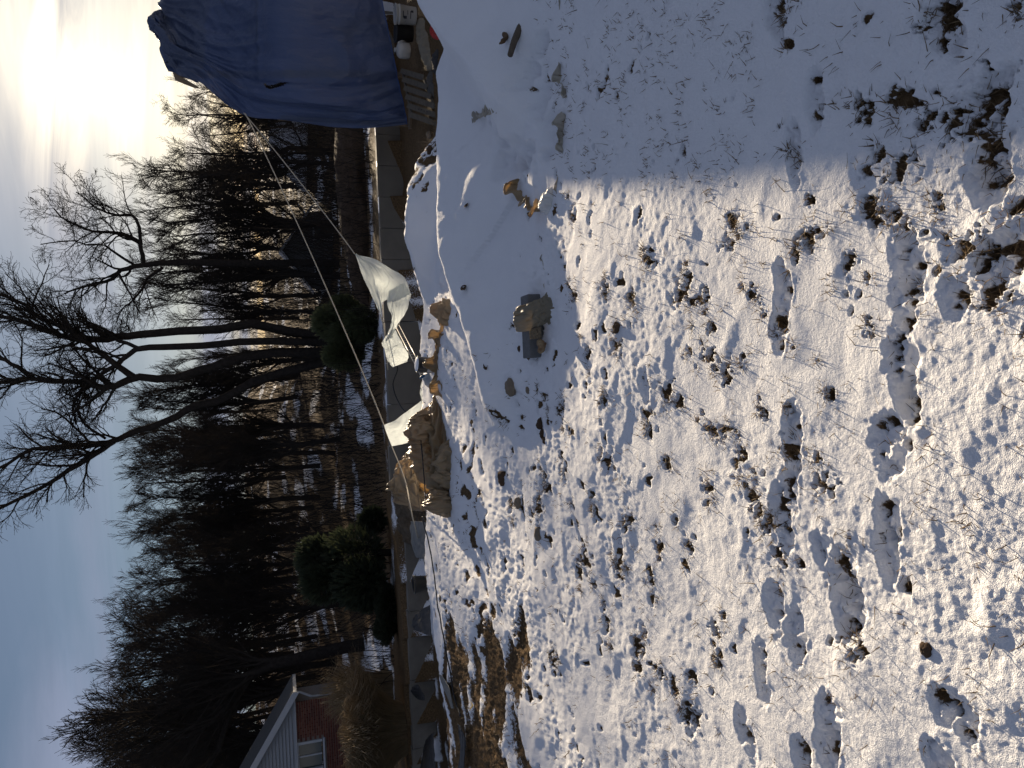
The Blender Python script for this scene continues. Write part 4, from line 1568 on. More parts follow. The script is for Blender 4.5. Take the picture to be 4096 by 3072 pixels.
c4 = [(780, -90, 16.3), (650, -60, 14.8), (740, -40, 14.3), (850, -20, 13.8), (980, 0, 13.1), (1100, 10, 12.45), (1340, 10, 12.4), (1450, 5, 12.4), (1528, 0, 12.4)]
c5 = [(790, -300, 16.3), (655, -260, 14.8), (740, -250, 14.3), (850, -240, 13.8), (980, -230, 13.1), (1098, -220, 12.4), (1320, -220, 12.35), (1420, -225, 12.35), (1490, -230, 12.35)]
c6 = [(800, -700, 16.3), (660, -650, 14.8), (740, -650, 14.3), (850, -640, 13.8), (980, -640, 13.1), (1094, -640, 12.4), (1300, -640, 12.35), (1400, -640, 12.35), (1470, -640, 12.35)]
CT = np.array([[at(*q) for q in c] for c in (c0, c1, c2, c3, c4, c5, c6)])
n, m = 190, 210
G = catmull(catmull(CT, n, 0), m, 1)
nn = grid_normals(G)
if nn[n // 2, m // 2] @ np.array([0, -1, 0.0]) < 0:
    nn = -nn
u = np.linspace(0, 1, n)[:, None] * np.ones((1, m))
v = np.linspace(0, 1, m)[None, :] * np.ones((n, 1))
wx = vnoise(u * 4, v * 4, 5) * .3
fan = u * 14 - v * 5 * (1 - u)                          # folds fan out from the left edge
d = .020 * ridged(fan * .55 + wx, v * 1.6 + wx, 7, 2) * sstep(.75, .15, u) * sstep(.10, .3, v)
d += .022 * ridged(u * 9 + v * 10 + wx, v * 2.5 - u * 3, 9, 3) * sstep(.62, .35, np.abs(v - .36) * 2 + .12)
d += .012 * fbm(u * 14, v * 9, 13, 4)
d += .16 * crump(u * 5 + v * 2.2 + wx * 2, v * 1.6 - u * 3 + wx, 15) * sstep(.72, .3, u) + .10 * crump(u * 18 + wx * 6, v * 6 - u * 9, 16) * sstep(.66, .45, v) * sstep(.08, .15, v) + .028 * crump(u * 16 + wx * 4, v * 10, 17)
d += .05 * np.exp(-((v - .565) / .010) ** 2) * sstep(.25, .4, u) * .6
d += -.035 * np.exp(-((u - .24 - .12 * v) / .012) ** 2) * sstep(.3, .5, v)
d += -.03 * np.exp(-((u - .13 - .05 * v) / .010) ** 2) * sstep(.25, .5, v)
G = G + nn * d[..., None]
# ragged hem and a slit with the wooden post showing
uu, vv = u[:-1, :-1], v[:-1, :-1]
Fq = grid_faces(n, m).reshape(n - 1, m - 1, 4)
hole = (np.abs(uu - .305 - .02 * np.sin(vv * 60)) < .012 * (1 - ((vv - .615) / .035) ** 2))
hole &= (np.abs(vv - .615) < .035)
me = mesh_np('tarp_sheet', G.reshape(-1, 3), Fq[~hole])
ts = link('tarp_sheet', me, TARP, sh)
solid(ts, .004)
hem = MB()
hem.tube(catmull(G[:, -1], 120, 0), .010, 5)
hem.build('hem', mat('tarp_hem', (.04, .08, .22), .5), ts, True)
# bunched corner on the ridge
cn = bundle('tarp_corner', [at(690, 200, 14.1), at(655, 140, 14.3), at(618, 85, 14.4), at(640, 40, 14.5)], [.08, .14, .13, .06], [.08, .16, .14, .06], TARP, sh, n=70, m=44, seed=91, amp=.45, fs=(4, 4), full=True)
fl = sheet('tarp_flap', [[at(655, 150, 14.2), at(640, 200, 14.2), at(672, 285, 14.0)], [at(700, 180, 14.0), at(700, 240, 14.0), at(725, 300, 13.85)], [at(760, 215, 13.8), at(775, 290, 13.75), at(800, 338, 13.6)]], 50, 50, TARP, sh, .03, (3, 2), 17)
# timber frame carrying it
WOODM = mat('weathered_timber', (.115, .085, .055), .85, (.19, .145, .10), 3, 7, stretch=(8, 8, .8), bump=.4, bscale=20)
for (a, b, w, h_) in [(at(1700, 300, 13.3), at(700, 300, 14.6), .09, .09), (at(1690, -300, 13.3), at(720, -300, 14.8), .09, .09), (at(720, 300, 14.7), at(720, -650, 14.9), .09, .14),
                      (at(1700, 500, 13.3), at(1110, 470, 13.45), .09, .04), (at(1640, 515, 13.0), at(1640, 380, 12.95), .04, .10)]:
    mb = MB().bar(a, b, w, h_, up=(0.1, 1, 0.05))
    mb.build('timber_post', WOODM, sh)
b = MB().bar(at(1125, 292, 13.0), at(1160, 292, 12.98), .07, .07, up=(0, 1, 0)).build('pale_post', mat('pale_timber', (.42, .38, .30), .8, (.5, .45, .36), 6), sh)
ca = sheet('cardboard_flap', [[at(690, 288, 14.1), at(702, 322, 14.1)], [at(765, 330, 13.85), at(778, 352, 13.85)], [at(790, 345, 13.8), at(800, 352, 13.8)]], 14, 10, mat('cardboard', (.20, .14, .085), .85, (.25, .18, .11), 6), sh, .004, (2, 2), 3)
tag(sh, 'large wrinkled blue tarp draped over a timber frame at the right', 'tarp shelter')

# ------------------------------------------------------------------ things kept under the tarp
PLW = mat('pail_white', (.33, .32, .30), .5, (.40, .39, .37), 4)
PRINT = mat('dark_print', (.03, .03, .035), .7)


def base_at(x, y, D):
    p = at(x, y, D)
    return p


pb = base_at(1662, 65, 11.9)
e = empty('white_pail', pb)
h_ = .33
mb = MB().lathe(pb, [(.135, 0), (.138, .01), (.150, h_ * .80), (.158, h_ * .81), (.158, h_ * .86), (.151, h_ * .87), (.152, h_ * .95), (.160, h_ * .96), (.160, h_), (.145, h_)], 32)
body = mb.build('body', PLW, e, True)
MB().lathe(pb + [0, 0, h_ + .001], [(.163, 0), (.165, .012), (.150, .016), (.148, .010), (.01, .010)], 32).build('lid', PLW, e, True)
lb = MB()
for k, (a0, z0, ln, hh) in enumerate([(-.55, .10, .8, .012), (-.6, .17, .3, .05), (-.15, .15, .45, .010), (-.5, .22, .7, .014), (.1, .06, .25, .04)]):
    nseg = 10
    V = []
    for i in range(nseg + 1):
        a = -math.pi / 2 - .25 + a0 + ln * i / nseg
        r = .1395 + .0125 * (z0 / (h_ * .8)) + .0015
        V += [pb + np.array([math.cos(a) * r, math.sin(a) * r, z0]), pb + np.array([math.cos(a) * (r + .0006), math.sin(a) * (r + .0006), z0 + hh])]
    lb.add(V, [(2 * i, 2 * i + 2, 2 * i + 3, 2 * i + 1) for i in range(nseg)])
lb.build('printed_label', PRINT, e)
hd = MB().tube([pb + np.array([math.cos(t) * .165, -.01 + math.sin(t) * .01 - .10 * math.sin((t) * 1), h_ * .83 - .16 * math.sin(t)]) for t in np.linspace(0, math.pi, 16)], .003, 5)
hd.build('handle', mat('wire', (.2, .2, .2), .4, metallic=.8), e, True)
tag(e, 'white plastic pail with dark print and lid under the blue tarp', 'pail')

pb = base_at(1640, 205, 12.1)
e = empty('white_jug', pb)
mb = MB().lathe(pb, [(.10, 0), (.125, .02), (.130, .14), (.125, .18), (.09, .215), (.035, .235)], 24)
mb.build('body', PLW, e, True)
MB().lathe(pb + [0, 0, .2352], [(.036, 0), (.036, .03), (.02, .034)], 16).build('cap', mat('jug_cap', (.35, .35, .34), .5), e, True)
hd = MB().tube([pb + [.05, -.06, .215], pb + [.09, -.09, .20], pb + [.12, -.09, .14], pb + [.125, -.06, .09]], .014, 8)
hd.build('handle', PLW, e, True)
tag(e, 'squat white jug between the dark tub and the slatted crate', 'jug')

pb = base_at(1650, 135, 12.1)
e = empty('dark_tub', pb)
MB().lathe(pb, [(.13, 0), (.16, .27), (.172, .275), (.172, .295), (.15, .295), (.125, .03)], 28).build('body', mat('tub_black', (.018, .018, .02), .55, (.03, .03, .032), 4), e, True)
MB().tube([pb + np.array([math.cos(t) * .17, -.04, .27 - .10 * math.sin(t)]) for t in np.linspace(0, math.pi, 14)], .006, 6).build('handle', mat('tub_black', (0, 0, 0)), e, True)
tag(e, 'dark round tub between the white pail and the white jug', 'tub')

# red pail lying with its lid towards the camera
def floor_pt(x, y):
    return ray_ground(x, y)


pr = at(1750, 122, 10.1)
ax = np.array([-.22, -.55, .42])
ax /= np.linalg.norm(ax)
e = empty('red_pail', pr)
RED = mat('pail_red', (.30, .018, .020), .45, (.36, .03, .03), 5)
MB().lathe(pr - ax * .20, [(.095, 0), (.105, .17), (.112, .172), (.112, .185), (.105, .187), (.107, .20)], 28, ax).build('body', RED, e, True)
lid = MB().lathe(pr + ax * .0005, [(.116, -.008), (.120, .004), (.117, .013), (.104, .013), (.100, .006), (.02, .006)], 32, ax).build('lid', RED, e, True)
t1 = np.cross(ax, [0, 0, 1])
t1 /= np.linalg.norm(t1)
t2 = np.cross(t1, ax)
st = MB()
for i, w in enumerate((.05, .042, .05)):
    st.bar(pr + ax * .0075 + t2 * (.022 - .022 * i) - t1 * w / 2, pr + ax * .0075 + t2 * (.022 - .022 * i) + t1 * w / 2, .010, .004, up=ax)
st.build('embossed_mark', mat('pail_mark', (.10, .01, .012), .6), lid)
tag(e, 'red plastic pail with a round red lid behind the right snow heap', 'pail')

# slatted wooden crate leaning under the hem
e = empty('slatted_crate', at(1720, 400, 11.6))
CR = mat('crate_wood', (.070, .060, .048), .85, (.125, .108, .085), 4, 7, stretch=(2, 9, 9), bump=.4, bscale=25)
A0, B0 = at(1610, 280, 12.3), at(1648, 470, 11.8)       # upper rail
A1, B1 = at(1685, 300, 11.6), at(1775, 520, 11.2)       # lower rail
A1 = A1 + np.array([0, 0, -.02])
for (a, b) in ((A0, B0), (A1, B1)):
    bevel(MB().bar(a, b, .05, .035).build('rail', CR, e), .004, 1)
for i in range(6):
    t = .04 + .92 * i / 5
    a = A0 + (B0 - A0) * t + np.array([0, -.03, .025])
    b = A1 + (B1 - A1) * (t * .95 + .02) + np.array([0, -.03, .025])
    d_ = (b - a)
    bevel(MB().bar(a - d_ * .04, b + d_ * .05, .085, .016, up=(0, -.6, .8)).build('slat', CR, e), .003, 1)
mk = MB()
t = .04 + .92 * 4 / 5
a = A0 + (B0 - A0) * t + np.array([0, -.03, .025])
b = A1 + (B1 - A1) * (t * .95 + .02) + np.array([0, -.03, .025])
for i in range(4):
    c = a + (b - a) * (.38 + .10 * i) + np.array([0, -.008, .009])
    mk.bar(c - [.0, .0, .014], c + [.012 * (i % 2), .0, .014], .012, .003, up=(0, -.8, .6))
mk.build('stencil', PRINT, e)
tag(e, 'weathered slatted wooden crate leaning under the tarp hem', 'crate')

# folded tan canvas, dark sacks and stones behind the heap
CANV = mat('tan_canvas', (.17, .145, .105), .9, (.23, .20, .15), 5, bump=.4, bscale=30)
o = bundle('folded_canvas', [floor_pt(1685, 80), floor_pt(1698, 150), floor_pt(1715, 220), floor_pt(1728, 275)], [.12, .20, .22, .12], [.14, .22, .20, .12], CANV, n=90, m=50, seed=33, amp=.30, fs=(4, 4), sink=.08)
tag(o, 'folded tan canvas lying beside the red pail', 'canvas')
SACK = mat('dark_sack', (.030, .029, .030), .8, (.05, .048, .047), 5, bump=.4, bscale=25)
o = bundle('dark_sack', [floor_pt(1750, 195), floor_pt(1745, 240), floor_pt(1740, 300)], [.07, .14, .09], [.07, .13, .08], SACK, n=60, m=36, seed=35, amp=.25, fs=(3, 4), sink=.06)
tag(o, 'dark sack between the red pail and the snow edge', 'sack')
o = bundle('grey_sack', [floor_pt(1722, 290), floor_pt(1728, 340), floor_pt(1735, 400)], [.10, .16, .10], [.10, .16, .09], mat('grey_sack', (.06, .058, .055), .8, (.09, .086, .08), 5), n=60, m=36, seed=36, amp=.3, fs=(3, 4), sink=.06)
tag(o, 'dark grey sack in front of the slatted crate', 'sack')
# ------------------------------------------------------------------ plastic sheeting
def plastic(name, col, col2, trans, tcol, rough=.28, spec=.5, clear=0.0):
    return mat(name, col, rough, col2, 4, 5, spec=spec, trans=trans, tcol=tcol, clear=clear, bump=.25, bscale=12, bdist=.02)


CLEAR = plastic('milky_plastic', (.50, .51, .50), (.58, .59, .58), .60, (.86, .92, .94), .16, .6, .22)
TAN = plastic('tan_plastic', (.30, .225, .135), (.40, .315, .205), .42, (.76, .58, .34), .30, .5)
TANP = plastic('pale_tan_plastic', (.42, .39, .33), (.55, .52, .46), .35, (.6, .5, .32), .4, .4)

# sheet hanging from the rope by its tip, torn and twisted
D1 = 11.2
sa = empty('torn_plastic_sheet', at(1640, 1240, D1))


def zc(x, y, dd=0.0, D=D1):                 # pixel in the enlarged view of this part of the photograph
    return at(1350 + x * .3315, 950 + y * .3315, D + dd)


sheet('hanging_panel', [[zc(210, 195), zc(220, 205), zc(228, 200), zc(235, 212)],
                        [zc(270, 380, .0), zc(380, 330, -.10), zc(480, 330, .05), zc(470, 262, .15)],
                        [zc(330, 520, .05), zc(450, 470, -.14), zc(570, 430, .0), zc(640, 372, .2)],
                        [zc(410, 690, .1), zc(500, 620, -.10), zc(620, 520, -.05), zc(790, 460, .2)],
                        [zc(470, 830, .1), zc(520, 740, -.08), zc(590, 640, .0), zc(850, 560, .15)],
                        [zc(512, 925, .1), zc(530, 860, -.05), zc(575, 760, .0), zc(885, 680, .1)]], 90, 90, CLEAR, sa, .022, (2, 6), 21, .008, (6, 14), .002)
sheet('twisted_fold', [[zc(620, 640, -.1), zc(700, 600, -.05), zc(800, 560, .1), zc(885, 680, .1)],
                       [zc(600, 760, -.12), zc(690, 720, -.15), zc(790, 690, .0), zc(880, 760, .12)],
                       [zc(615, 870, -.1), zc(680, 860, -.15), zc(760, 820, -.05), zc(850, 880, .1)],
                       [zc(655, 960, -.08), zc(690, 960, -.12), zc(740, 950, -.05), zc(780, 990, .06)],
                       [zc(640, 1090, -.02), zc(665, 1090, -.06), zc(690, 1090, -.04), zc(715, 1080, .02)],
                       [zc(560, 1230, .02), zc(590, 1225, -.04), zc(620, 1220, -.04), zc(650, 1200, 0)]], 110, 60, CLEAR, sa, .03, (3, 5), 22, .010, (8, 9), .002)
sheet('lower_panel', [[zc(525, 1270, 0), zc(570, 1215, -.05), zc(640, 1130, -.06), zc(700, 1095, 0)],
                      [zc(540, 1310, 0), zc(610, 1290, -.05), zc(690, 1280, -.04), zc(770, 1240, 0)],
                      [zc(575, 1370, 0), zc(650, 1370, -.03), zc(730, 1350, -.06), zc(820, 1340, 0)],
                      [zc(590, 1460, 0), zc(650, 1470, -.06), zc(730, 1450, -.02), zc(860, 1440, .02)],
                      [zc(660, 1565, 0), zc(680, 1560, -.03), zc(720, 1545, -.02), zc(840, 1500, .02)]], 90, 60, CLEAR, sa, .030, (5, 3), 23, .008, (9, 9), .002)
tag(sa, 'torn milky plastic sheet hanging twisted from the rope in front of the wall', 'plastic sheet')

# second sheet: a pale triangle stretched between the rope and the heap
D2 = 9.3
sb = empty('stretched_plastic_sheet', at(1700, 1720, D2))


def zd(x, y, dd=0.0, D=D2):
    return at(1450 + x * .452, 1400 + y * .452, D + dd)


sheet('sheet', [[zd(190, 662), zd(200, 700, -.02), zd(228, 775, -.02), zd(260, 852, 0)],
                [zd(280, 628, .02), zd(300, 690, -.03), zd(320, 770, -.03), zd(340, 835, 0)],
                [zd(380, 555, .03), zd(410, 660, -.04), zd(430, 760, -.04), zd(440, 812, 0)],
                [zd(470, 490, .03), zd(500, 620, -.05), zd(500, 740, -.08), zd(470, 830, -.1)],
                [zd(525, 445, .03), zd(550, 560, -.08), zd(545, 700, -.12), zd(520, 840, -.14)]], 80, 80, CLEAR, sb, .014, (4, 2), 31, .004, (9, 5), .002)
sheet('trailing_end', [[zd(520, 440, .02), zd(545, 500, 0), zd(575, 500, 0)],
                       [zd(510, 350, .05), zd(550, 400, 0), zd(600, 460, 0)],
                       [zd(530, 260, .08), zd(570, 300, .03), zd(640, 330, 0)],
                       [zd(580, 190, .10), zd(620, 230, .06), zd(660, 270, .02)]], 60, 40, CLEAR, sb, .02, (4, 3), 32, .006, (9, 9), .002)
tag(sb, 'pale plastic sheet stretched from the long rope down to the tan heap', 'plastic sheet')

# big heap of crumpled tan plastic on the snow
gzp = lambda x, y: np.array([*ray_ground(x, y)[:2], ray_ground(x, y)[2] + .03])
e = empty('tan_plastic_heap', gzp(1790, 1850))
S = [at(1760, 1560, 7.6), at(1770, 1640, 7.45), at(1778, 1740, 7.3), at(1785, 1850, 7.2), at(1785, 1950, 7.15), at(1790, 2030, 7.1), at(1795, 2070, 7.1)]
bundle('crumpled_sheet', S, [.07, .17, .24, .26, .24, .20, .06], [.08, .16, .21, .20, .18, .16, .05], TAN, e, n=220, m=120, seed=44, amp=.42, fs=(4.2, 9), sink=.02, sharp=1.5)
bundle('upper_fold', [at(1690, 1640, 7.35), at(1665, 1700, 7.3), at(1680, 1800, 7.25), at(1720, 1900, 7.1), at(1755, 1990, 6.98)], [.05, .10, .10, .09, .05], [.06, .12, .13, .12, .05], TAN, e, n=170, m=70, seed=45, amp=.5, fs=(9, 4), full=True, sharp=1.5)
bundle('lower_fold', [at(1790, 1760, 7.0), at(1770, 1830, 6.95), at(1760, 1900, 6.95), at(1785, 1960, 6.95)], [.05, .09, .09, .05], [.05, .11, .10, .05], TAN, e, n=120, m=60, seed=46, amp=.45, fs=(6, 4), full=True, sharp=1.5)
bundle('outer_end', [at(1740, 1960, 7.0), at(1745, 2010, 6.95), at(1765, 2050, 6.95)], [.07, .12, .07], [.08, .16, .08], TAN, e, n=90, m=60, seed=47, amp=.38, fs=(4, 4), full=True, sharp=1.3)
ribbon('ruffled_edge', [at(1700, 1625, 7.5), at(1668, 1690, 7.45), at(1662, 1760, 7.4), at(1690, 1850, 7.35), at(1700, 1940, 7.3), at(1715, 2040, 7.2)], .12, .03, 9, TAN, e, seed=48, n=260, m=22, curl=.5, sink=.05)
tag(e, 'big heap of crumpled tan plastic sheeting lying on the snow', 'plastic heap')

# the one behind it, propped against the wall
e = empty('tan_plastic_heap', at(1650, 1900, 10.5))
bundle('crumpled_sheet', [at(1660, 1780, 10.2), at(1655, 1850, 10.2), at(1650, 1920, 10.1), at(1655, 1990, 10.0), at(1670, 2030, 9.9)], [.12, .26, .34, .28, .1], [.22, .34, .42, .34, .1], TAN, e, n=190, m=100, seed=54, amp=.42, fs=(4, 8), sink=.16, sharp=1.5)
sheet('hanging_fold', [[at(1590, 1850, 10.0), at(1575, 1900, 10.0), at(1580, 1970, 9.95)], [at(1630, 1830, 9.9), at(1625, 1910, 9.8), at(1630, 2000, 9.8)], [at(1665, 1830, 9.85), at(1670, 1920, 9.7), at(1690, 2040, 9.6)]], 70, 60, TAN, e, .03, (4, 4), 55, .012, (9, 7), .003)
tag(e, 'second tan plastic heap hanging over the pit edge behind the big one', 'plastic heap')

# long strip and small bundles on the icy snow
e = empty('tan_plastic_strip', gzp(1770, 1430))
SP = [gzp(1800, 1280), gzp(1785, 1320), gzp(1768, 1380), gzp(1760, 1450), gzp(1770, 1530), gzp(1785, 1600)]
ribbon('standing_fold', SP, .13, .022, 11, TAN, e, seed=62, n=240, m=22, curl=.5, sink=.02)
ribbon('flat_fold', [p + np.array([.03, -.06, 0]) for p in SP[1:]], .07, .028, 12, TAN, e, seed=64, n=200, m=18, curl=.9, sink=.02)
tag(e, 'long twisted strip of amber plastic on the icy snow beside the black can', 'plastic strip')
e = bundle('plastic_knot', [gzp(1815, 1215), gzp(1805, 1250), gzp(1795, 1290)], [.07, .13, .06], [.07, .16, .06], TAN, n=90, m=60, seed=63, amp=.4, fs=(4, 4), sink=.03, sharp=1.3)
tag(e, 'rounded knot of tan plastic beyond the snow crest, above the strip', 'plastic bundle')
# strip of buried plastic along the foot of the heaps
for (nm, pts, w, h_, seed, lab) in [
    ('buried_plastic', [(2250, -10), (2262, 60), (2255, 130), (2250, 200)], .05, .06, 71, 'end of tan plastic edging showing through snow nearest the right edge of the photo'),
    ('buried_plastic', [(2245, 230), (2262, 300), (2268, 350), (2285, 420)], .05, .07, 72, 'pale plastic edging ridge half under snow in the shade, above the longest hollow'),
    ('buried_plastic', [(2268, 430), (2270, 500), (2265, 560), (2262, 620)], .05, .08, 73, 'curled plastic edging with a dark hollow under it at the foot of the shaded heap'),
    ('buried_plastic', [(2240, 700), (2245, 760), (2235, 810)], .03, .04, 74, 'thin amber strip of plastic beside the frosted lump at the shadow edge'),
    ('buried_plastic', [(2180, 1020), (2195, 1090), (2195, 1150), (2190, 1200)], .035, .045, 75, 'narrow tan plastic ridge in the snow leading to the concrete block')]:
    P = [gzp(*q) for q in pts]
    o = ribbon(nm, P, h_ * .85, .016, 18, TANP, seed=seed)
    tag(o, lab, 'plastic sheeting', 'plastic showing along the foot of the snow heaps')
e = ribbon('plastic_ruffle', [gzp(2085, 725), gzp(2100, 760), gzp(2130, 800), gzp(2165, 840), gzp(2190, 845)], .11, .022, 20, TAN, seed=81, n=220, m=22, curl=.45)
tag(e, 'ruffled tan plastic standing out of the drift above the frosted lump', 'plastic sheeting')
FROST = mat('frosted_plastic', (.55, .54, .51), .35, (.72, .71, .69), 18, bump=.7, bscale=60, bdist=.01)
e = bundle('frosted_lump', [gzp(2205, 770), gzp(2215, 810), gzp(2220, 850)], [.05, .09, .05], [.05, .085, .04], FROST, n=70, m=46, seed=82, amp=.35, fs=(3, 4), sink=.02)
tag(e, 'frost-covered lump of plastic glittering at the edge of the shadow', 'plastic bundle')
e = ribbon('plastic_scrap', [gzp(1990, 430), gzp(1965, 450), gzp(1930, 465), gzp(1905, 480)], .05, .016, 20, TANP, seed=83)
tag(e, 'small wavy scrap of tan plastic in the drift between the two heaps', 'plastic sheeting')

# ------------------------------------------------------------------ concrete block with cloth over it
pb = gzp(2185, 1300)
DB = float(pb[1]) + .02
c0_, c1_ = at(2130, 1185, DB), at(2128, 1420, DB)
blk = empty('concrete_block', pb)
BLK = mat('block_grey', (.105, .108, .110), .9, (.145, .148, .15), 40, bump=.5, bscale=90, bdist=.006)
ctr = (c0_ + c1_) / 2
mb = MB().box(ctr + [0, .075, -.075], (.39, .14, .19), np.array([[1, .01, 0], [-.01, 1, 0], [0, 0, 1]]))
bevel(mb.build('body', BLK, blk), .006, 2)
tag(blk, 'grey concrete block lying at the foot of the heap under tan cloth', 'concrete block')
e = empty('tan_cloth', pb)


def bp(x, y, dy, dz=0.0):
    p = at(1900 + x * .2712, 1000 + y * .2712, DB - .03)
    return p + np.array([0, dy, dz])


CLOTH = plastic('tan_cloth', (.20, .175, .125), (.27, .235, .17), .25, (.5, .4, .22), .45, .35)
sheet('draped_cloth', [[bp(700, 830, .06, .015), bp(665, 930, .05, .02), bp(660, 1060, .05, .02), bp(690, 1190, .05, .015)],
                       [bp(760, 800, -.04, 0), bp(740, 940, -.05, .01), bp(740, 1070, -.05, .01), bp(740, 1200, -.03, 0)],
                       [bp(830, 770, -.06), bp(820, 900, -.08), bp(830, 1030, -.09), bp(840, 1140, -.05)],
                       [bp(900, 740, -.07), bp(910, 880, -.10), bp(920, 1010, -.11), bp(930, 1120, -.07)],
                       [bp(960, 700, -.08), bp(985, 860, -.12), bp(990, 990, -.13), bp(985, 1090, -.09)],
                       [bp(1000, 640, -.10), bp(1050, 860, -.16), bp(1050, 980, -.16), bp(1000, 1130, -.11)]], 110, 90, CLOTH, e, .012, (4, 4), 91, .004, (10, 9), .003)
sheet('side_fold', [[bp(780, 1190, -.03), bp(790, 1320, -.03)], [bp(850, 1160, -.06), bp(860, 1320, -.05)], [bp(915, 1140, -.07), bp(930, 1310, -.06)]], 40, 40, mat('brown_cloth', (.13, .10, .065), .8, (.18, .14, .09), 12, bump=.4, bscale=30), e, .008, (4, 3), 92, .003, (9, 9), .003)
tag(e, 'tan cloth draped in folds over the grey concrete block', 'cloth')
e = bundle('stained_bag', [bp(840, 1330, -.03, -.02), bp(850, 1400, -.05, -.02), bp(845, 1480, -.05, -.02), bp(835, 1530, -.04, -.02)], [.012, .022, .022, .008], [.014, .026, .024, .008], mat('rusty_paper', (.36, .27, .15), .6, (.12, .05, .02), 22, bump=.5, bscale=60, bdist=.005, contrast=.2), n=90, m=50, seed=93, amp=.4, fs=(5, 4), full=True)
tag(e, 'crumpled rust-stained paper bag left of the concrete block', 'bag')

# ------------------------------------------------------------------ black can with a pale label
pc = gzp(1742, 1462) - np.array([0, 0, .03])
ax = np.array([.10, -.05, 1.0])
e = empty('black_can', pc)
mb = MB().lathe(pc, [(.080, 0), (.082, .004), (.082, .188), (.086, .190), (.086, .198), (.080, .200), (.078, .192)], 36, ax)
mb.build('body', mat('can_black', (.012, .013, .013), .35, (.02, .021, .021), 5, spec=.5), e, True)
axn = ax / np.linalg.norm(ax)
MB().lathe(pc + axn * .193, [(.076, 0), (.074, .012), (.055, .020), (.02, .022)], 24, axn).build('snow_top', SNOWM, e, True)
# paper label with rings of print
lab = MB()
u1 = np.cross([0, 1, 0], axn)
u1 /= np.linalg.norm(u1)
u2 = np.cross(axn, u1)


def curved(mb, a0, a1, z0, z1, r, k=10):
    V = []
    for i in range(k + 1):
        a = a0 + (a1 - a0) * i / k
        q = pc + (u1 * math.cos(a) + u2 * math.sin(a)) * r
        V += [q + axn * z0, q + axn * z1]
    mb.add(V, [(2 * i, 2 * i + 2, 2 * i + 3, 2 * i + 1) for i in range(k)])


a_f = math.atan2(-u2[1], -u1[1])
curved(lab, a_f - .25, a_f + 1.0, .02, .098, .0828)
lab.build('paper_label', mat('label_paper', (.30, .26, .16), .7, (.36, .31, .2), 9), e)
lab = MB()
for (q0, q1, z0, z1) in [(.05, .75, .030, .036), (.05, .75, .082, .088), (.05, .12, .036, .082), (.68, .75, .036, .082), (.22, .34, .046, .072), (.42, .58, .046, .072)]:
    curved(lab, a_f - .25 + q0 * 1.25, a_f - .25 + q1 * 1.25, z0, z1, .0836)
lab.build('label_print', PRINT, e)
lab = MB()
curved(lab, a_f - 1.2, a_f - .32, .02, .098, .0827)
lab.build('white_panel', mat('label_white', (.45, .45, .44), .7, (.5, .5, .49), 9), e)
tag(e, 'black metal can with a tan label and snow on top at the pit edge', 'can')
# small white bag with a blue tie next to it
e = empty('white_bag', gzp(1745, 1520))
bundle('body', [gzp(1735, 1488), gzp(1730, 1520), gzp(1745, 1550)], [.05, .09, .05], [.05, .10, .04], plastic('white_bag_film', (.52, .53, .54), (.6, .61, .62), .3, (.7, .7, .68)), e, n=60, m=40, seed=95, amp=.35, fs=(3, 4), sink=.03)
MB().tube([gzp(1735, 1500) + [0, 0, .07], gzp(1735, 1506) + [0, 0, .10], gzp(1735, 1512) + [0, 0, .12]], [.012, .016, .010], 8).build('blue_tie', mat('blue_tie', (.02, .10, .22), .5), e, True)
tag(e, 'small white bag with a blue tie left of the black can', 'bag')
# dark pail at the left brink
pk = at(1712, 2332, 8.75)
e = empty('dark_pail', pk)
MB().lathe(pk, [(.088, 0), (.104, .16), (.112, .165), (.112, .178), (.100, .178), (.085, .03)], 28).build('body', mat('pail_black', (.012, .013, .014), .5, (.02, .021, .022), 4), e, True)
MB().tube([pk + np.array([math.cos(t) * .108, -.05 * math.sin(t), .165 + .01 * math.sin(t)]) for t in np.linspace(0, math.pi, 14)], .005, 6).build('handle', mat('handle_brown', (.12, .09, .05), .6), e, True)
tag(e, 'dark pail standing at the pit edge below the black evergreen', 'pail')

# ------------------------------------------------------------------ ropes and cables
ROPE = mat('pale_rope', (.40, .36, .28), .8, (.48, .43, .34), 60)
CABLE = mat('black_cable', (.012, .012, .013), .5, (.02, .02, .021), 30)


def line(name, pts, r, mt, label, sag=0.0, n=60, cat='rope', group=None, wob=0.0, seed=0):
    P = catmull(np.asarray(pts, float), n, 0)
    t = np.linspace(0, 1, n)
    P[:, 2] -= sag * 4 * t * (1 - t)
    if wob:
        rng = np.random.default_rng(seed)
        P[:, 0] += wob * vnoise(t * 9, t * 0 + seed, seed)
        P[:, 2] += wob * .3 * vnoise(t * 11, t * 0 + seed, seed + 1)
    o = MB().tube(P, r, 6).build(name, mt, None, True)
    tag(o, label, cat, group)
    return o


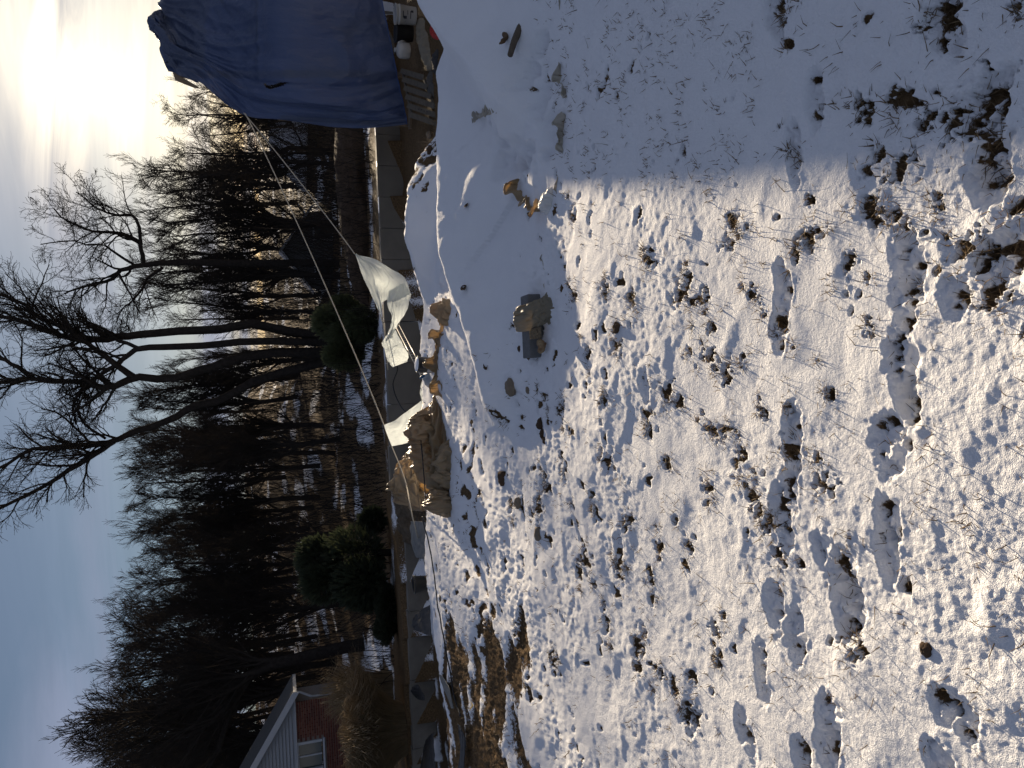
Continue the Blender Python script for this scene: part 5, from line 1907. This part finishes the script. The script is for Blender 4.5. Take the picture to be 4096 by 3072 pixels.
tarp_pt = at(975, 452, 13.35)
line('guy_rope', [tarp_pt, zc(205, 195)], .0085, ROPE, 'shorter taut rope from the blue tarp to the tip of the torn sheet', .03)
line('guy_rope', [tarp_pt + [0, 0, -.02], zd(188, 660)], .0085, ROPE, 'longer taut rope from the blue tarp to the stretched pale sheet', .05)
line('guy_rope', [zd(260, 855), at(1620, 1930, 9.2), at(1650, 2080, 9.0), gzp(1707, 2262)], .008, ROPE, 'slack rope from the pale sheet over the rear heap down to the left', .01)
line('drop_cord', [zc(514, 926), at(1538, 1330, 11.3), at(1552, 1480, 11.6)], .007, ROPE, 'thin cord hanging from the lower tip of the torn plastic sheet', .0)
line('black_rope', [zd(568, 240, -.5), zd(555, 350, -.6), zd(530, 505, -.9), at(1680, 1700, 7.5), at(1690, 1830, 7.0), at(1700, 1960, 6.95), gzp(1715, 2060)], .006, CABLE, 'thin black cord crossing over the tan heap', cat='cord')
line('wall_cable', [at(1558, 1400, 14.35), at(1590, 1470, 14.3), at(1572, 1540, 14.3), at(1600, 1620, 13.9), at(1660, 1690, 13.0)], .012, CABLE, 'black cable looping down the grey concrete wall behind the sheets', cat='cable')
gp = [gzp(1712, 2070), gzp(1740, 2180), gzp(1762, 2310), gzp(1775, 2420), gzp(1795, 2520), gzp(1820, 2650), gzp(1845, 2790), gzp(1868, 2860)]
gp = [p + [0, 0, .035] for p in gp]
line('ground_cable', gp, .007, CABLE, 'long black cable lying across the snow at the left of the heap', cat='cable', wob=.03, seed=4, n=120)
o = bundle('cable_knot', [gzp(1768, 2375), gzp(1775, 2395), gzp(1785, 2415)], [.02, .035, .02], [.02, .035, .02], mat('brown_tape', (.07, .05, .035), .8), n=40, m=24, seed=97, amp=.5, fs=(4, 4), full=True)
tag(o, 'dark taped lump on the long black ground cable', 'cable joint')

# ladder-shaped wire reinforcement slanting into the pit
e = empty('wire_ladder', at(1640, 1420, 11.6))
LA, LB = at(1588, 1300, 12.6), at(1725, 1565, 9.3)
off = np.array([.0, .0, .035])
GALV = mat('galvanised', (.34, .33, .30), .45, (.42, .41, .38), 20, metallic=.5)
for s in (-1, 1):
    MB().tube([LA + off * s, LB + off * s], .007, 6).build('rail', GALV, e, True)
for i in range(26):
    t = (i + .5) / 26
    c = LA + (LB - LA) * t
    MB().tube([c - off * .95, c + off * .95], .0055, 5).build('rung', GALV, e, True)
tag(e, 'thin metal ladder of wire reinforcement slanting into the pit', 'wire ladder')

# ------------------------------------------------------------------ black membrane along the left wall
MEM = mat('black_membrane', (.010, .010, .011), .55, (.018, .018, .019), 4, spec=.4)
for k, (pts, lab) in enumerate([
    ([[(1655, 2470, 14.2), (1650, 2500, 14.2), (1660, 2520, 14.2)], [(1685, 2440, 13.4), (1685, 2490, 13.3), (1685, 2530, 13.3)], [(1720, 2420, 12.4), (1722, 2490, 12.2), (1725, 2545, 12.2)]], 'pointed black membrane flap below the low dark shrub'),
    ([[(1655, 2745, 14.3), (1645, 2762, 14.3), (1662, 2790, 14.3)], [(1672, 2740, 13.8), (1678, 2770, 13.7), (1685, 2800, 13.7)], [(1690, 2770, 13.2), (1695, 2785, 13.1), (1700, 2800, 13.1)]], 'small black membrane flap on the stained wall right of the grass clump'),
    ([[(1705, 2960, 14.2), (1690, 3020, 14.2), (1680, 3090, 14.2)], [(1722, 2940, 13.4), (1715, 3010, 13.2), (1705, 3090, 13.0)], [(1735, 2930, 12.5), (1738, 3010, 12.2), (1738, 3090, 12.0)]], 'large black membrane sheet at the left edge below the grass clump')]):
    o, _ = sheet('membrane_flap', [[at(*q) for q in r] for r in pts], 40, 40, MEM, None, .02, (3, 3), 101 + k, .006, (8, 8), .006)
    tag(o, lab, 'membrane', 'black membrane flaps')
# grey plastic sheet lying in the pit at the left
o, _ = sheet('grey_groundsheet', [[at(1640, 2085, 10.8), at(1648, 2170, 10.8), at(1665, 2230, 10.8)], [at(1675, 2085, 10.2), at(1680, 2170, 10.2), at(1690, 2235, 10.2)], [at(1705, 2090, 9.6), at(1706, 2180, 9.6), at(1706, 2240, 9.6)]], 40, 40, mat('grey_film', (.10, .10, .095), .5, (.14, .14, .13), 4), None, .02, (3, 3), 111, .006, (8, 8), .004)
tag(o, 'grey plastic sheet slung at the pit edge left of the rear heap', 'plastic sheet')
o, _ = sheet('grey_scrap', [[gzp(1775, 2690), gzp(1790, 2700)], [gzp(1800, 2760), gzp(1820, 2750)], [gzp(1830, 2830), gzp(1838, 2828)]], 40, 20, mat('grey_film', (0, 0, 0)), None, .008, (3, 2), 112, .003, (8, 8), .004)
o.location.z += .03
tag(o, 'long grey scrap of sheeting under the end of the ground cable', 'plastic scrap')
o, _ = sheet('black_groundsheet', [[gzp(1860, 2890), gzp(1870, 2900)], [gzp(1868, 2960), gzp(1888, 2965)], [gzp(1862, 3072), gzp(1882, 3072)]], 50, 20, MEM, None, .012, (3, 2), 113, .004, (8, 8), .005)
o.location.z += .04
tag(o, 'black sheeting strip lying on the dug soil at the far left', 'membrane')

# ------------------------------------------------------------------ wood, leaves and stones on the snow
DRY = mat('dry_wood', (.075, .058, .042), .85, (.12, .095, .07), 6, 7, stretch=(3, 12, 12), bump=.5, bscale=40, bdist=.004)
pa = gzp(2085, 140)
e = empty('driftwood', pa)
A_, B_ = at(2095, 105, 4.05), at(2040, 222, 4.02)
A_[2] = max(A_[2], pa[2] - .02)
mb = MB().tube(catmull([A_, (A_ + B_) / 2 + [0, 0, .006], B_], 12, 0), np.linspace(.024, .016, 12), 8)
mb.build('stick', DRY, e, True)
tag(e, 'short weathered stick standing out of a hollow in the right heap', 'stick')
o = bundle('bark_piece', [at(2000, 130, 4.15), at(2012, 150, 4.12), at(1998, 165, 4.1), at(1985, 175, 4.1)], [.012, .02, .02, .008], [.010, .014, .014, .006], mat('bark_scrap', (.09, .055, .03), .85, (.13, .085, .05), 10), n=50, m=24, seed=121, amp=.5, fs=(4, 3), full=True)
tag(o, 'ragged brown bark scrap beside the stick on the right heap', 'bark')


def leaf(x, y, size, rot, label, up=.5):
    p = gzp(x, y)
    e_ = []
    n_, m_ = 9, 5
    R = Matrix.Rotation(rot, 3, 'Z') @ Matrix.Rotation(up, 3, 'X')
    V = []
    for i in range(n_):
        t = i / (n_ - 1)
        w = .42 * math.sin(math.pi * min(1, t * .93 + .05)) ** .8 * (1 + .15 * math.sin(t * 18))
        for j in range(m_):
            s = (j / (m_ - 1) - .5) * 2
            V.append(R @ Vector(((t - .5) * 1.3, s * w, .22 * s * s + .25 * (t - .5) ** 2)) * size + Vector(p) + Vector((0, 0, .012)))
    me = mesh_np('fallen_leaf', np.array([tuple(v) for v in V]), grid_faces(n_, m_))
    o_ = link('fallen_leaf', me, mat('dead_leaf', (.055, .034, .020), .8, (.095, .06, .034), 30))
    solid(o_, .0015)
    tag(o_, label, 'leaf', 'dead leaves on the snow heap')


leaf(1890, 825, .045, 1.4, 'dead leaf alone on the drift nearest the tarp side of the middle heap', .7)
leaf(1880, 1155, .06, 1.2, 'largest dead leaf, on the middle heap just below its crest', .8)
leaf(1968, 1465, .045, .6, 'dead leaf on the lower left shoulder of the middle heap', .6)
leaf(2020, 1388, .025, .2, 'tiny dead leaf above the rust-stained bag', .6)
leaf(1672, 1078, .05, 1.5, 'dead leaf on the rear snow heap near the pit', .8)


def stone(x, y, r, seed, label, mt, squash=.7, nm='stone'):
    rng = np.random.default_rng(seed)
    p = gzp(x, y)
    n_, m_ = 14, 20
    th = np.linspace(0, math.pi, n_)[:, None]
    ph = np.linspace(0, 2 * math.pi, m_, endpoint=False)[None]
    d = np.stack([np.sin(th) * np.cos(ph), np.sin(th) * np.sin(ph), np.cos(th) * np.ones_like(ph)], -1)
    k = 1 + .25 * vnoise(d[..., 0] * 1.7 + seed, d[..., 1] * 1.7 + d[..., 2], seed) + .1 * vnoise(d[..., 0] * 4 + seed, d[..., 1] * 4 - d[..., 2] * 3, seed + 1)
    G = d * k[..., None] * r * np.array([1.15, .9, squash]) + p + np.array([0, 0, r * squash * .05])
    me = mesh_np(nm, G.reshape(-1, 3), grid_faces(n_, m_, wrap=True))
    o_ = link(nm, me, mt)
    tag(o_, label, 'stone' if nm == 'stone' else 'clod', 'stones and clods on the lawn edge')


ST = mat('field_stone', (.16, .125, .09), .85, (.22, .175, .13), 14, bump=.5, bscale=60, bdist=.006)
CL = mat('soil_clod', (.055, .033, .020), .95, (.09, .056, .033), 20, bump=.9, bscale=50, bdist=.012)
stone(2062, 1545, .055, 131, 'flat tan stone at the left end of the middle heap', ST, .75)
stone(2130, 1560, .022, 132, 'small tan pebble right beside the flat tan stone', ST)
stone(2180, 1695, .032, 133, 'brown soil clod, uppermost of three left of the heap tip', CL, .8, 'clod')
stone(2190, 1735, .026, 134, 'brown soil clod, lower of three left of the heap tip', CL, .8, 'clod')
stone(2200, 1760, .022, 135, 'smallest brown soil clod left of the heap tip', CL, .8, 'clod')
stone(2025, 1910, .05, 136, 'round brown clod nearest the big tan heap', CL, .7, 'clod')
stone(2090, 2010, .035, 137, 'pale stone among bare soil below the big tan heap', ST, .8)
stone(2175, 2130, .045, 138, 'snow-dusted stone in the large bare strip left of the lawn', ST, .7)
stone(2490, 1310, .025, 139, 'round clod in the middle of the lawn', CL, .8, 'clod')
stone(3745, 2590, .020, 140, 'round brown clod beside the boot print at lower left', CL, .8, 'clod')
stone(2095, 1395, .018, 141, 'reddish pebble beside the rust-stained bag', CL, .7)
stone(2135, 1425, .022, 142, 'dark clod left of the concrete block', CL, .7, 'clod')
stone(1725, 540, .06, 143, 'snow-speckled stone on the brink below the slatted crate', ST, .8)
stone(1730, 600, .045, 144, 'brown stone lying in the snow on the brink left of the crate', CL, .7)
o, _ = sheet('yellow_strip', [[gzp(1905, 2800), gzp(1910, 2803)], [gzp(1915, 2815), gzp(1918, 2818)], [gzp(1903, 2830), gzp(1907, 2833)]], 16, 6, mat('yellow_plastic', (.45, .30, .02), .5), None, .003, (2, 2), 151, 0, (1, 1), .002)
o.location.z += .03
tag(o, 'thin yellow plastic strip on the bare soil at the left', 'plastic scrap')
